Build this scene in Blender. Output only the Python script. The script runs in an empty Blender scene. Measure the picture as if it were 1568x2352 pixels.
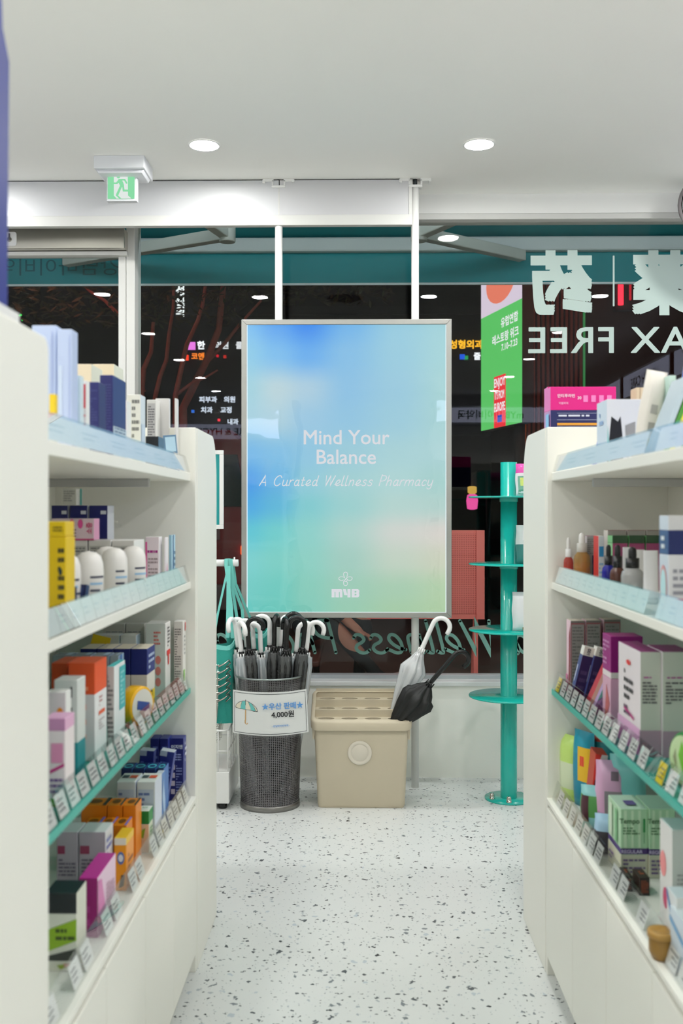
import bpy, bmesh, math, random
from mathutils import Vector, Matrix
R = math.radians
random.seed(7)
scene = bpy.context.scene
COL = scene.collection

# ------------------------------------------------------------------ camera
TH = 0.0166                      # the camera looks a touch to the left of the aisle
FPX, CX, CY, EYE = 2286.7, 784.0, 1176.0, 1.2
cam_data = bpy.data.cameras.new('camera')
cam_data.lens = 35.0
cam_data.sensor_fit = 'HORIZONTAL'
cam_data.sensor_width = 24.0
cam_data.dof.use_dof = True
cam_data.dof.focus_distance = 4.25
cam_data.dof.aperture_fstop = 4.5
cam_data.clip_end = 200
cam = bpy.data.objects.new('camera', cam_data)
COL.objects.link(cam)
cam.location = (0, 0, EYE)
cam.rotation_euler = (R(90), 0, TH)
scene.camera = cam

# ------------------------------------------------------------------ world (night sky over a city street), exposure
world = bpy.data.worlds.new('night_sky')
scene.world = world
world.use_nodes = True
world.node_tree.nodes['Background'].inputs[0].default_value = (0.010, 0.011, 0.014, 1)
world.node_tree.nodes['Background'].inputs[1].default_value = 0.6
scene.view_settings.view_transform = 'Standard'
scene.view_settings.look = 'None'
scene.view_settings.gamma = 1.0
scene.view_settings.exposure = 0.0
scene.view_settings.use_curve_mapping = False
scene.cycles.transparent_max_bounces = 32
scene.cycles.max_bounces = 10
scene.cycles.diffuse_bounces = 6
scene.cycles.sample_clamp_indirect = 6.0
DOWNLIGHT = 272.0                # radiance of the round ceiling lamps
BOX_LIGHT = 0.97                 # radiance scale of the light box print

# ------------------------------------------------------------------ pixel <-> place helpers
cs, sn = math.cos(TH), math.sin(TH)
def X_at(u, Y):
    k = (u - CX) / FPX
    return (k * Y * cs - Y * sn) / (cs + k * sn)
def Y_at(u, X):
    k = (u - CX) / FPX
    return X * (cs + k * sn) / (k * cs - sn)
def Z_at(v, X, Y):
    return EYE - (v - CY) * (Y * cs - X * sn) / FPX
def P(u, v, Y):
    X = X_at(u, Y)
    return Vector((X, Y, Z_at(v, X, Y)))

# ------------------------------------------------------------------ materials
def lin(c):
    return tuple(((x / 255.0) / 12.92 if x <= 10 else ((x / 255.0 + 0.055) / 1.055) ** 2.4) for x in c)
_mats = {}
def mat(name, col, rough=0.5, metal=0.0, spec=0.5, emit=None, es=1.0, coat=0.0, noise=0.0, nscale=30.0, bump=0.0, bscale=80.0):
    key = (name, tuple(col), rough, metal, emit, es)
    if key in _mats:
        return _mats[key]
    m = bpy.data.materials.new(name)
    m.use_nodes = True
    nt = m.node_tree
    b = nt.nodes['Principled BSDF']
    c = lin(col)
    b.inputs['Base Color'].default_value = (*c, 1)
    b.inputs['Roughness'].default_value = rough
    b.inputs['Metallic'].default_value = metal
    b.inputs['Specular IOR Level'].default_value = spec
    b.inputs['Coat Weight'].default_value = coat
    if emit is not None:
        b.inputs['Emission Color'].default_value = (*lin(emit), 1)
        b.inputs['Emission Strength'].default_value = es
    if noise > 0 or bump > 0:
        tc = nt.nodes.new('ShaderNodeTexCoord')
    if noise > 0:
        n = nt.nodes.new('ShaderNodeTexNoise')
        n.inputs['Scale'].default_value = nscale
        n.inputs['Detail'].default_value = 5
        nt.links.new(tc.outputs['Object'], n.inputs['Vector'])
        mx = nt.nodes.new('ShaderNodeMix'); mx.data_type = 'RGBA'
        mx.inputs[6].default_value = (*[x * (1 - noise) for x in c], 1)
        mx.inputs[7].default_value = (*[min(1, x * (1 + noise)) for x in c], 1)
        nt.links.new(n.outputs['Fac'], mx.inputs[0])
        nt.links.new(mx.outputs[2], b.inputs['Base Color'])
    if bump > 0:
        n2 = nt.nodes.new('ShaderNodeTexNoise')
        n2.inputs['Scale'].default_value = bscale
        nt.links.new(tc.outputs['Object'], n2.inputs['Vector'])
        bp = nt.nodes.new('ShaderNodeBump')
        bp.inputs['Strength'].default_value = bump
        bp.inputs['Distance'].default_value = 0.004
        nt.links.new(n2.outputs['Fac'], bp.inputs['Height'])
        nt.links.new(bp.outputs['Normal'], b.inputs['Normal'])
    _mats[key] = m
    return m

def emitter(name, col, strength):
    key = ('E' + name, tuple(col), strength)
    if key in _mats:
        return _mats[key]
    m = bpy.data.materials.new(name)
    m.use_nodes = True
    nt = m.node_tree
    nt.nodes.remove(nt.nodes['Principled BSDF'])
    e = nt.nodes.new('ShaderNodeEmission')
    e.inputs[0].default_value = (*lin(col), 1)
    e.inputs[1].default_value = strength
    nt.links.new(e.outputs[0], nt.nodes['Material Output'].inputs[0])
    _mats[key] = m
    return m

def clear(name, tint=(255, 255, 255), f0=0.04, rough=0.0, haze=0.0, haze_col=(235, 238, 238), bump=0.0, bscale=20):
    """thin clear sheet: see-through, mirror-like at grazing angles, with an optional milky share"""
    m = bpy.data.materials.new(name)
    m.use_nodes = True
    nt = m.node_tree
    N, L = nt.nodes, nt.links
    N.remove(N['Principled BSDF'])
    tr = N.new('ShaderNodeBsdfTransparent'); tr.inputs[0].default_value = (*lin(tint), 1)
    gl = N.new('ShaderNodeBsdfGlossy'); gl.inputs['Roughness'].default_value = rough
    lw = N.new('ShaderNodeLayerWeight'); lw.inputs[0].default_value = 0.5
    pw = N.new('ShaderNodeMath'); pw.operation = 'POWER'; pw.inputs[1].default_value = 5.0
    ma = N.new('ShaderNodeMath'); ma.operation = 'MULTIPLY_ADD'; ma.inputs[1].default_value = 1 - f0; ma.inputs[2].default_value = f0
    mx = N.new('ShaderNodeMixShader')
    L.new(lw.outputs['Facing'], pw.inputs[0]); L.new(pw.outputs[0], ma.inputs[0]); L.new(ma.outputs[0], mx.inputs[0])
    base = tr.outputs[0]
    if haze > 0:
        df = N.new('ShaderNodeBsdfDiffuse'); df.inputs[0].default_value = (*lin(haze_col), 1)
        m2 = N.new('ShaderNodeMixShader'); m2.inputs[0].default_value = haze
        L.new(tr.outputs[0], m2.inputs[1]); L.new(df.outputs[0], m2.inputs[2])
        base = m2.outputs[0]
    if bump > 0:
        tc = N.new('ShaderNodeTexCoord'); n2 = N.new('ShaderNodeTexNoise'); n2.inputs['Scale'].default_value = bscale
        bp = N.new('ShaderNodeBump'); bp.inputs['Strength'].default_value = bump; bp.inputs['Distance'].default_value = 0.01
        L.new(tc.outputs['Object'], n2.inputs['Vector']); L.new(n2.outputs['Fac'], bp.inputs['Height']); L.new(bp.outputs['Normal'], gl.inputs['Normal'])
    L.new(base, mx.inputs[1]); L.new(gl.outputs[0], mx.inputs[2])
    L.new(mx.outputs[0], N['Material Output'].inputs[0])
    return m

def terrazzo():
    m = bpy.data.materials.new('terrazzo')
    m.use_nodes = True
    nt = m.node_tree; N, L = nt.nodes, nt.links
    b = N['Principled BSDF']
    b.inputs['Roughness'].default_value = 0.32
    b.inputs['Specular IOR Level'].default_value = 0.35
    tc = N.new('ShaderNodeTexCoord')
    prev = None
    ground = (*lin((217, 220, 218)), 1)
    def layer(scale, keep, rmax, stops, seed, dist):
        mp = N.new('ShaderNodeMapping'); mp.inputs['Location'].default_value = (seed, seed * 1.7, 0); L.new(tc.outputs['Object'], mp.inputs[0])
        nz = N.new('ShaderNodeTexNoise'); nz.inputs['Scale'].default_value = scale * 1.6; nz.inputs['Detail'].default_value = 1; L.new(mp.outputs[0], nz.inputs['Vector'])
        sb = N.new('ShaderNodeVectorMath'); sb.operation = 'SUBTRACT'; sb.inputs[1].default_value = (.5, .5, .5); L.new(nz.outputs['Color'], sb.inputs[0])
        sc_ = N.new('ShaderNodeVectorMath'); sc_.operation = 'SCALE'; sc_.inputs['Scale'].default_value = dist / scale; L.new(sb.outputs[0], sc_.inputs[0])
        ad = N.new('ShaderNodeVectorMath'); ad.operation = 'ADD'; L.new(mp.outputs[0], ad.inputs[0]); L.new(sc_.outputs[0], ad.inputs[1])
        vo = N.new('ShaderNodeTexVoronoi'); vo.voronoi_dimensions = '2D'; vo.distance = 'MANHATTAN'; vo.inputs['Scale'].default_value = scale; L.new(ad.outputs[0], vo.inputs['Vector'])
        sp = N.new('ShaderNodeSeparateColor'); L.new(vo.outputs['Color'], sp.inputs[0])
        rad = N.new('ShaderNodeMath'); rad.operation = 'MULTIPLY'; rad.inputs[1].default_value = rmax; L.new(sp.outputs['Red'], rad.inputs[0])
        lt = N.new('ShaderNodeMath'); lt.operation = 'LESS_THAN'; L.new(vo.outputs['Distance'], lt.inputs[0]); L.new(rad.outputs[0], lt.inputs[1])
        kp = N.new('ShaderNodeMath'); kp.operation = 'LESS_THAN'; kp.inputs[1].default_value = keep; L.new(sp.outputs['Green'], kp.inputs[0])
        an = N.new('ShaderNodeMath'); an.operation = 'MULTIPLY'; L.new(lt.outputs[0], an.inputs[0]); L.new(kp.outputs[0], an.inputs[1])
        cr = N.new('ShaderNodeValToRGB'); cr.color_ramp.interpolation = 'CONSTANT'
        els = cr.color_ramp.elements
        els[0].position = 0; els[0].color = (*lin(stops[0][1]), 1)
        els[1].position = stops[1][0]; els[1].color = (*lin(stops[1][1]), 1)
        for p_, c_ in stops[2:]:
            e = els.new(p_); e.color = (*lin(c_), 1)
        L.new(sp.outputs['Blue'], cr.inputs[0])
        return an.outputs[0], cr.outputs[0]
    cur = None
    for args in ((95, .3, .28, [(0, (170, 176, 178)), (.5, (205, 210, 212)), (.8, (120, 126, 130))], 3.1, .8),
                 (60, .28, .36, [(0, (96, 100, 104)), (.45, (170, 178, 182)), (.75, (60, 63, 68))], 11.7, .9),
                 (34, .34, .30, [(0, (84, 88, 92)), (.35, (120, 127, 132)), (.7, (186, 196, 202)), (.88, (48, 50, 54))], 23.3, 1.0)):
        f, c = layer(*args)
        mx = N.new('ShaderNodeMix'); mx.data_type = 'RGBA'
        if cur is None: mx.inputs[6].default_value = ground
        else: L.new(cur, mx.inputs[6])
        L.new(f, mx.inputs[0]); L.new(c, mx.inputs[7])
        cur = mx.outputs[2]
    L.new(cur, b.inputs['Base Color'])
    return m

def pattern_mesh(name, col, nu, nv, hole, rough=0.4, metal=0.8, back=None):
    """perforated sheet, holes on a diamond grid laid out in the sheet's UV"""
    m = bpy.data.materials.new(name)
    m.use_nodes = True
    nt = m.node_tree; N, L = nt.nodes, nt.links
    b = N['Principled BSDF']
    b.inputs['Base Color'].default_value = (*lin(col), 1); b.inputs['Roughness'].default_value = rough; b.inputs['Metallic'].default_value = metal
    uv = N.new('ShaderNodeUVMap')
    sp = N.new('ShaderNodeSeparateXYZ'); L.new(uv.outputs[0], sp.inputs[0])
    def M(op, a, bv):
        n = N.new('ShaderNodeMath'); n.operation = op
        for i, q in enumerate((a, bv)):
            if q is None: continue
            if isinstance(q, (int, float)): n.inputs[i].default_value = q
            else: L.new(q, n.inputs[i])
        return n.outputs[0]
    a = M('COSINE', M('MULTIPLY', sp.outputs['X'], nu * math.tau), None)
    c = M('COSINE', M('MULTIPLY', sp.outputs['Y'], nv * math.tau), None)
    s = M('ADD', a, c)
    h = M('GREATER_THAN', s, hole)
    if back is None:
        tr = N.new('ShaderNodeBsdfTransparent')
    else:
        tr = N.new('ShaderNodeBsdfDiffuse'); tr.inputs[0].default_value = (*lin(back), 1)
    mx = N.new('ShaderNodeMixShader'); L.new(h, mx.inputs[0]); L.new(b.outputs[0], mx.inputs[1]); L.new(tr.outputs[0], mx.inputs[2])
    L.new(mx.outputs[0], N['Material Output'].inputs[0])
    return m

WHITE = mat('white_laminate', (241, 240, 231), 0.42, noise=.012, nscale=4)
PAINT = mat('white_paint', (246, 246, 243), 0.7, noise=.015, nscale=3)
CEIL = mat('ceiling_paint', (247, 246, 242), 0.85, noise=.012, nscale=2)
WALLM = mat('low_wall_paint', (250, 251, 244), 0.6, noise=.03, nscale=2.5)
ALU = mat('brushed_aluminium', (196, 197, 198), 0.38, 0.75, noise=.04, nscale=18)
SIGNPANEL = mat('satin_panel', (208, 209, 211), 0.42, 0.08, noise=.012, nscale=9)
STEEL = mat('stainless_steel', (205, 202, 192), 0.22, 0.95, noise=.06, nscale=7)
CHROME = mat('chrome', (200, 198, 190), 0.12, 1.0)
FRAMEW = mat('window_frame_white', (214, 214, 210), 0.45)
WHITEM = mat('white_powder_coat', (234, 234, 231), 0.3)
TEALM = mat('teal_powder_coat', (26, 182, 168), 0.22, coat=.3)
TEALB = mat('teal_laminate', (62, 176, 160), 0.4)
BEIGE = mat('beige_plastic', (203, 192, 168), 0.5, noise=.05, nscale=9)
BEIGE2 = mat('pale_beige_plastic', (222, 214, 198), 0.45)
BLACKP = mat('black_plastic', (18, 18, 18), 0.25)
WHITEP = mat('white_plastic', (240, 240, 238), 0.25)
DARK = mat('dark_gap', (30, 30, 30), 0.8)
GLASS = clear('window_glass', (250, 253, 252), 0.016)
ACRYL = clear('clear_acrylic', (253, 254, 254), 0.05)
FLOORM = terrazzo()

# ------------------------------------------------------------------ mesh builder
class MB:
    def __init__(self):
        self.v = []; self.f = []; self.m = []; self.s = []; self.uv = {}
    def add(self, vs, fs, m=0, smooth=False, M=None):
        o = len(self.v)
        for p in vs:
            p = Vector(p)
            self.v.append(tuple(M @ p if M is not None else p))
        for i, f in enumerate(fs):
            self.f.append([o + k for k in f]); self.m.append(m[i] if isinstance(m, (list, tuple)) else m); self.s.append(smooth)
        return self
    def box(self, a, b, m=0, M=None):
        x0, y0, z0 = a; x1, y1, z1 = b
        vs = [(x0, y0, z0), (x1, y0, z0), (x1, y1, z0), (x0, y1, z0), (x0, y0, z1), (x1, y0, z1), (x1, y1, z1), (x0, y1, z1)]
        return self.add(vs, [(0, 3, 2, 1), (4, 5, 6, 7), (0, 1, 5, 4), (1, 2, 6, 5), (2, 3, 7, 6), (3, 0, 4, 7)], m, False, M)   # bottom, top, -y, +x, +y, -x
    def quad(self, a, b, c, d, m=0):
        return self.add([a, b, c, d], [(0, 1, 2, 3)], m)
    def prism(self, poly, h0, h1, axis='z', m=0, M=None, smooth=False):
        n = len(poly)
        def T(p, h):
            if axis == 'z': return (p[0], p[1], h)
            if axis == 'y': return (p[0], h, p[1])
            return (h, p[0], p[1])
        vs = [T(p, h0) for p in poly] + [T(p, h1) for p in poly]
        self.add(vs, [tuple(range(n)), tuple(range(2 * n - 1, n - 1, -1))], m, False, M)
        o = len(self.v) - 2 * n
        for i in range(n):
            j = (i + 1) % n
            self.f.append([o + i, o + n + i, o + n + j, o + j]); self.m.append(m); self.s.append(smooth)
        return self
    def lathe(self, prof, segs=24, m=0, M=None, smooth=True, cap=True, wob=None, uv=False):
        o = len(self.v); n = len(prof)
        for k in range(segs):
            a = math.tau * k / segs
            for i, (r, z) in enumerate(prof):
                rr = r * (wob(a, i / (n - 1)) if wob else 1)
                p = Vector((rr * math.cos(a), rr * math.sin(a), z))
                self.v.append(tuple(M @ p if M is not None else p))
        for k in range(segs):
            k2 = (k + 1) % segs
            for i in range(n - 1):
                if uv: self.uv[len(self.f)] = [(k / segs, i / (n - 1)), ((k + 1) / segs, i / (n - 1)), ((k + 1) / segs, (i + 1) / (n - 1)), (k / segs, (i + 1) / (n - 1))]
                self.f.append([o + k * n + i, o + k2 * n + i, o + k2 * n + i + 1, o + k * n + i + 1])
                self.m.append(m[i] if isinstance(m, (list, tuple)) else m); self.s.append(smooth)
        if cap:
            if prof[0][0] > 1e-5:
                self.f.append([o + k * n for k in range(segs)][::-1]); self.m.append(m[0] if isinstance(m, (list, tuple)) else m); self.s.append(False)
            if prof[-1][0] > 1e-5:
                self.f.append([o + k * n + n - 1 for k in range(segs)]); self.m.append(m[-1] if isinstance(m, (list, tuple)) else m); self.s.append(False)
        return self
    def tube(self, pts, r, segs=8, m=0, closed=False, M=None, rr=None):
        pts = [Vector(p) for p in pts]; n = len(pts); o = len(self.v)
        up = None
        for i in range(n):
            if closed: t = pts[(i + 1) % n] - pts[i - 1]
            else: t = pts[min(i + 1, n - 1)] - pts[max(i - 1, 0)]
            t.normalize()
            if up is None:
                up = Vector((0, 0, 1)) if abs(t.z) < .9 else Vector((1, 0, 0))
            a = t.cross(up)
            if a.length < 1e-6: a = t.orthogonal()
            a.normalize(); b = a.cross(t).normalized(); up = b
            q = rr[i] if rr else r
            for k in range(segs):
                an = math.tau * k / segs
                p = pts[i] + a * (q * math.cos(an)) + b * (q * math.sin(an))
                self.v.append(tuple(M @ p if M is not None else p))
        for i in range(n if closed else n - 1):
            i2 = (i + 1) % n
            for k in range(segs):
                k2 = (k + 1) % segs
                self.f.append([o + i * segs + k, o + i * segs + k2, o + i2 * segs + k2, o + i2 * segs + k]); self.m.append(m); self.s.append(True)
        if not closed:
            self.f.append([o + k for k in range(segs)][::-1]); self.m.append(m); self.s.append(False)
            self.f.append([o + (n - 1) * segs + k for k in range(segs)]); self.m.append(m); self.s.append(False)
        return self
    def mesh(self, name, mats):
        me = bpy.data.meshes.new(name)
        me.from_pydata(self.v, [], self.f)
        for mt in (mats if isinstance(mats, (list, tuple)) else [mats]):
            me.materials.append(mt)
        me.polygons.foreach_set('material_index', self.m)
        me.polygons.foreach_set('use_smooth', self.s)
        if self.uv:
            ul = me.uv_layers.new(name='UVMap')
            for fi, uvs in self.uv.items():
                for li, c in zip(me.polygons[fi].loop_indices, uvs): ul.data[li].uv = c
        me.update()
        return me
    def build(self, name, mats, parent=None, loc=None, rot=None, bevel=0.0):
        return link(name, self.mesh(name, mats), parent, loc, rot, bevel)

def link(name, me, parent=None, loc=None, rot=None, bevel=0.0):
    o = bpy.data.objects.new(name, me)
    COL.objects.link(o)
    if parent is not None: o.parent = parent
    if loc is not None: o.location = loc
    if rot is not None: o.rotation_euler = rot
    if bevel > 0:
        md = o.modifiers.new('soft_edges', 'BEVEL'); md.width = bevel; md.segments = 2; md.limit_method = 'ANGLE'
    return o
def empty(name, loc=(0, 0, 0), rot=(0, 0, 0)):
    o = bpy.data.objects.new(name, None)
    COL.objects.link(o); o.location = loc; o.rotation_euler = rot; o.empty_display_size = .05
    return o
def tag(o, label=None, cat=None, group=None, kind=None):
    if label: o['label'] = label
    if cat: o['category'] = cat
    if group: o['group'] = group
    if kind: o['kind'] = kind
    return o
def struct(o): return tag(o, kind='structure')
def copy_tree(o, parent=None):
    c = o.copy(); COL.objects.link(c); c.parent = parent
    for ch in list(o.children): copy_tree(ch, c)
    return c
def text(body, size, mt, parent, M, name='lettering', bold=0.0, mirror=False, align='CENTER', shear=0.0, thick=0.0, xs=1.0, spacing=1.0, lines=1.0):
    """flat lettering in the local XY plane of M (x to the right, y up), as a mesh; size = the font's em"""
    c = bpy.data.curves.new(name, 'FONT')
    c.body = body; c.size = size; c.align_x = align; c.align_y = 'CENTER'; c.shear = shear
    c.space_character = spacing; c.space_line = lines; c.resolution_u = 3; c.extrude = thick
    t = bpy.data.objects.new(name, c)
    me = bpy.data.meshes.new_from_object(t)
    bpy.data.objects.remove(t); bpy.data.curves.remove(c)
    me.name = name
    if bold > .004:
        bm = bmesh.new()
        kern = [(0, 0)] + [(x, y) for x in (-1, 0, 1) for y in (-1, 0, 1) if x or y] if bold >= .03 else [(0, 0)] + [(math.cos(math.tau * k / 8), math.sin(math.tau * k / 8)) for k in range(8)]
        for k, (kx, ky) in enumerate(kern):
            off = Vector((kx * bold * size, ky * bold * size, k * min(2.5e-5, size * .0012)))
            me.transform(Matrix.Translation(off)); bm.from_mesh(me); me.transform(Matrix.Translation(-off))
        bm.to_mesh(me); bm.free()
    me.transform(M @ Matrix.Diagonal((-xs if mirror else xs, 1, 1, 1)))
    me.materials.clear(); me.materials.append(mt)
    return link(name, me, parent)
def frame_cam(x, y, z):
    """local XY plane standing upright and facing the camera side (-Y)"""
    return Matrix.Translation((x, y, z)) @ Matrix.Rotation(R(90), 4, 'X')
def arc(cx, cy, r, a0, a1, n):
    return [(cx + r * math.cos(R(a0 + (a1 - a0) * i / n)), cy + r * math.sin(R(a0 + (a1 - a0) * i / n))) for i in range(n + 1)]
def rrect(x0, y0, x1, y1, r, n=5):
    return arc(x1 - r, y1 - r, r, 0, 90, n) + arc(x0 + r, y1 - r, r, 90, 180, n) + arc(x0 + r, y0 + r, r, 180, 270, n) + arc(x1 - r, y0 + r, r, 270, 360, n)

# single-stroke cursive used by the light box and the window lettering
def catmull(p, n=6):
    q = [p[0]] + list(p) + [p[-1]]; out = []
    for i in range(1, len(q) - 2):
        for k in range(n):
            t = k / n; a, b, c, d = q[i - 1], q[i], q[i + 1], q[i + 2]
            out.append(tuple(.5 * (2 * b[j] + (c[j] - a[j]) * t + (2 * a[j] - 5 * b[j] + 4 * c[j] - d[j]) * t * t + (3 * b[j] - a[j] - 3 * c[j] + d[j]) * t ** 3) for j in (0, 1)))
    out.append(tuple(p[-1]))
    return out
_arch = [(0, .28), (.08, .46), (.2, .56), (.32, .54), (.38, .42), (.38, 0)]
_bowl = [(.38, .42), (.3, .54), (.17, .55), (.05, .42), (.02, .22), (.08, .04), (.2, 0), (.33, .1), (.39, .3)]
SCRIPT = {
 'A': (.72, [[(0, 0), (.34, 1), (.62, 0)], [(.12, .34), (.54, .34)]], True),
 'C': (.78, [[(.66, .8), (.54, .96), (.36, 1), (.13, .82), (.03, .5), (.1, .18), (.32, 0), (.52, .04), (.66, .2)]], False),
 'W': (1.0, [[(0, 1), (.2, 0), (.46, 1), (.64, 0), (.9, 1)]], True),
 'P': (.62, [[(.04, 0), (.04, 1), (.1, 1)], [(.04, 1), (.3, 1), (.5, .9), (.54, .72), (.44, .54), (.22, .46), (.06, .46)]], False),
 'u': (.54, [[(0, .56), (0, .2), (.06, .04), (.18, 0), (.32, .08), (.39, .25)], [(.39, .56), (.39, .1), (.45, 0), (.54, .06)]], False),
 'r': (.36, [[(0, .56), (0, 0)], [(0, .28), (.09, .48), (.22, .57), (.32, .54)]], False),
 'a': (.54, [_bowl, [(.39, .56), (.39, .1), (.45, 0), (.54, .06)]], False),
 't': (.36, [[(.1, .86), (.1, .12), (.17, 0), (.3, .06)], [(-.04, .56), (.28, .56)]], False),
 'e': (.5, [[(-.06, .1), (.1, .14), (.3, .28), (.38, .44), (.3, .56), (.16, .54), (.05, .38), (.03, .18), (.1, .03), (.24, 0), (.4, .07), (.5, .12)]], False),
 'd': (.54, [_bowl, [(.41, 1), (.41, .1), (.47, 0), (.56, .06)]], False),
 'l': (.24, [[(0, 1), (0, .12), (.07, 0), (.19, .05)]], False),
 'n': (.52, [[(0, .56), (0, 0)], _arch], False),
 'm': (.86, [[(0, .56), (0, 0)], _arch, [(x + .38, y) for x, y in _arch]], False),
 'h': (.52, [[(0, 1), (0, 0)], _arch], False),
 's': (.46, [[(.36, .46), (.26, .56), (.12, .54), (.05, .42), (.14, .32), (.3, .24), (.36, .12), (.26, .01), (.1, 0), (-.04, .08)]], False),
 'c': (.46, [[(.38, .46), (.26, .56), (.1, .5), (.02, .28), (.07, .06), (.2, 0), (.4, .1)]], False),
 'y': (.5, [[(0, .56), (0, .2), (.07, .05), (.18, .02), (.32, .1), (.4, .26)], [(.4, .56), (.4, -.14), (.3, -.32), (.12, -.32), (.03, -.22)]], False),
 ' ': (.38, [], False)}
def script_text(body, cap, width, mt, parent, M, name, slant=.24, mirror=False, gap=.1):
    mb = MB(); x = 0; lines_ = []
    for ch in body:
        adv, strokes, sharp = SCRIPT[ch]
        for s in strokes:
            pts = s if sharp else catmull(s)
            lines_.append([(x + px + slant * py, py) for px, py in pts])
        x += adv + gap
    tot = x
    for pts in lines_:
        n = len(pts); L_, R_ = [], []
        for i in range(n):
            a = Vector(pts[max(i - 1, 0)]); b = Vector(pts[min(i + 1, n - 1)])
            t = (b - a)
            if t.length < 1e-6: t = Vector((1, 0))
            t.normalize(); nn = Vector((-t.y, t.x)) * width / cap / 2
            p = Vector(pts[i])
            if 0 < i < n - 1:
                d1 = (p - Vector(pts[i - 1])).normalized(); d2 = (Vector(pts[i + 1]) - p).normalized()
                nn = nn / max(.35, math.sqrt(max(0, (1 + d1.dot(d2)) / 2)))
            L_.append(p + nn); R_.append(p - nn)
        sg = -1 if mirror else 1
        vs = [(sg * (q.x - tot / 2) * cap, (q.y - .5) * cap, 0) for q in L_ + R_]
        mb.add(vs, [(i, i + 1, n + i + 1, n + i) if mirror else (n + i, n + i + 1, i + 1, i) for i in range(n - 1)], 0, False, M)
        for e in (0, n - 1):
            c = Vector(pts[e]); rad = width / 2
            mb.add([(sg * (c.x - tot / 2) * cap + rad * math.cos(a * math.tau / 10), (c.y - .5) * cap + rad * math.sin(a * math.tau / 10), 0) for a in range(10)], [tuple(range(10))], 0, False, M)
    return mb.build(name, mt, parent)

def ribbon(mb, pts, w, M=None, m=0):
    """flat stroke along 2-D points in the local XY plane, round ends"""
    n = len(pts); vs = []; L_, R_ = [], []
    for i in range(n):
        p = Vector(pts[i]); t = Vector(pts[min(i + 1, n - 1)]) - Vector(pts[max(i - 1, 0)])
        if t.length < 1e-9: t = Vector((1, 0))
        t.normalize(); nn = Vector((-t.y, t.x)) * w / 2
        if 0 < i < n - 1:
            d1 = (p - Vector(pts[i - 1])).normalized(); d2 = (Vector(pts[i + 1]) - p).normalized()
            nn = nn / max(.4, math.sqrt(max(0, (1 + d1.dot(d2)) / 2)))
        L_.append(p + nn); R_.append(p - nn)
    mb.add([(q.x, q.y, 0) for q in L_ + R_], [(n + i, n + i + 1, i + 1, i) for i in range(n - 1)], m, False, M)
    for e in (0, n - 1):
        c = pts[e]
        mb.add([(c[0] + w / 2 * math.cos(a * math.tau / 12), c[1] + w / 2 * math.sin(a * math.tau / 12), 0) for a in range(12)], [tuple(range(12))], m, False, M)
def poly(mb, pts, M=None, m=0):
    mb.add([(p[0], p[1], 0) for p in pts], [tuple(range(len(pts)))], m, False, M)

# ================================================================== the room
CEIL_Z, GL = 2.65, 4.6
struct(MB().box((-2.7, -3.4, -.06), (2.7, 4.66, 0)).build('floor', FLOORM))
seam = MB()
struct(MB().box((-2.7, -3.4, CEIL_Z), (2.7, 4.7, CEIL_Z + .08)).build('ceiling', CEIL))
struct(MB().box((-2.8, -3.4, 0), (-2.7, 4.66, CEIL_Z)).build('wall_left', PAINT))
struct(MB().box((2.7, -3.4, 0), (2.8, 4.66, CEIL_Z)).build('wall_right', PAINT))
struct(MB().box((-2.8, -3.5, 0), (2.8, -3.4, CEIL_Z)).build('wall_back', PAINT))
XP0, XP1 = X_at(293, 4.56), X_at(313, 4.56)
wf = struct(MB().box((XP0, 4.506, 0), (2.7, 4.66, .415)).build('wall_front', WALLM))
MB().box((XP0, 4.49, .415), (2.7, 4.66, .436)).build('window_sill', mat('sill_white', (226, 230, 230), .35), wf, bevel=.004)
MB().box((-2.7, 4.55, 2.562), (2.7, 4.68, CEIL_Z)).build('lintel', PAINT, wf)
# window
w1 = struct(empty('window_1', (0, GL, 0)))
MB().box((XP1, -.05, 2.535), (2.7, .05, 2.562)).build('window_frame', FRAMEW, w1, bevel=.003)
MB().box((XP1, -.03, .436), (2.7, .03, .452)).build('window_frame', mat('sill_rail', (190, 196, 200), .4), w1, bevel=.002)
MB().box((XP0, -.07, 0), (XP1, .06, 2.535)).build('mullion', FRAMEW, w1, bevel=.003)
MB().box((XP1, -.004, .44), (2.7, .004, 2.54)).build('pane', GLASS, w1)
VINYL = mat('frosted_vinyl', (176, 194, 188), .6)
VINYLT = mat('teal_vinyl', (128, 178, 166), .6)
fy = -.006
def at_glass(u, v):
    p = P(u, v, GL); return p.x, p.z
x_, z_ = at_glass(1285, 650)
def vinyl(body, u, v, hpx, bold, xs=1.0, mt=VINYL, **k):
    x, z = at_glass(u, v)
    return text(body, hpx * GL / FPX, mt, w1, frame_cam(x, fy, z), 'lettering', bold=bold, mirror=True, xs=xs, **k)
vinyl('药', 1288, 662, 148, .042, xs=.98)
vinyl('薬', 1524, 662, 148, .042, xs=.98)
vinyl('TAX FREE', 1425, 785, 84, .012, xs=1.1, spacing=1.08)
x, z = at_glass(1408, 588); x2, z2 = at_glass(1408, 704)
MB().box((x - .004, fy - .0005, z2), (x + .004, fy, z)).build('lettering', VINYL, w1)
xw, zw = at_glass(835, 1462)
script_text('A Curated Wellness Pharmacy', .148, .0125 * 1.25, VINYLT, w1, frame_cam(.335, fy, zw), 'lettering', mirror=True, gap=.075, slant=.26)
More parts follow.
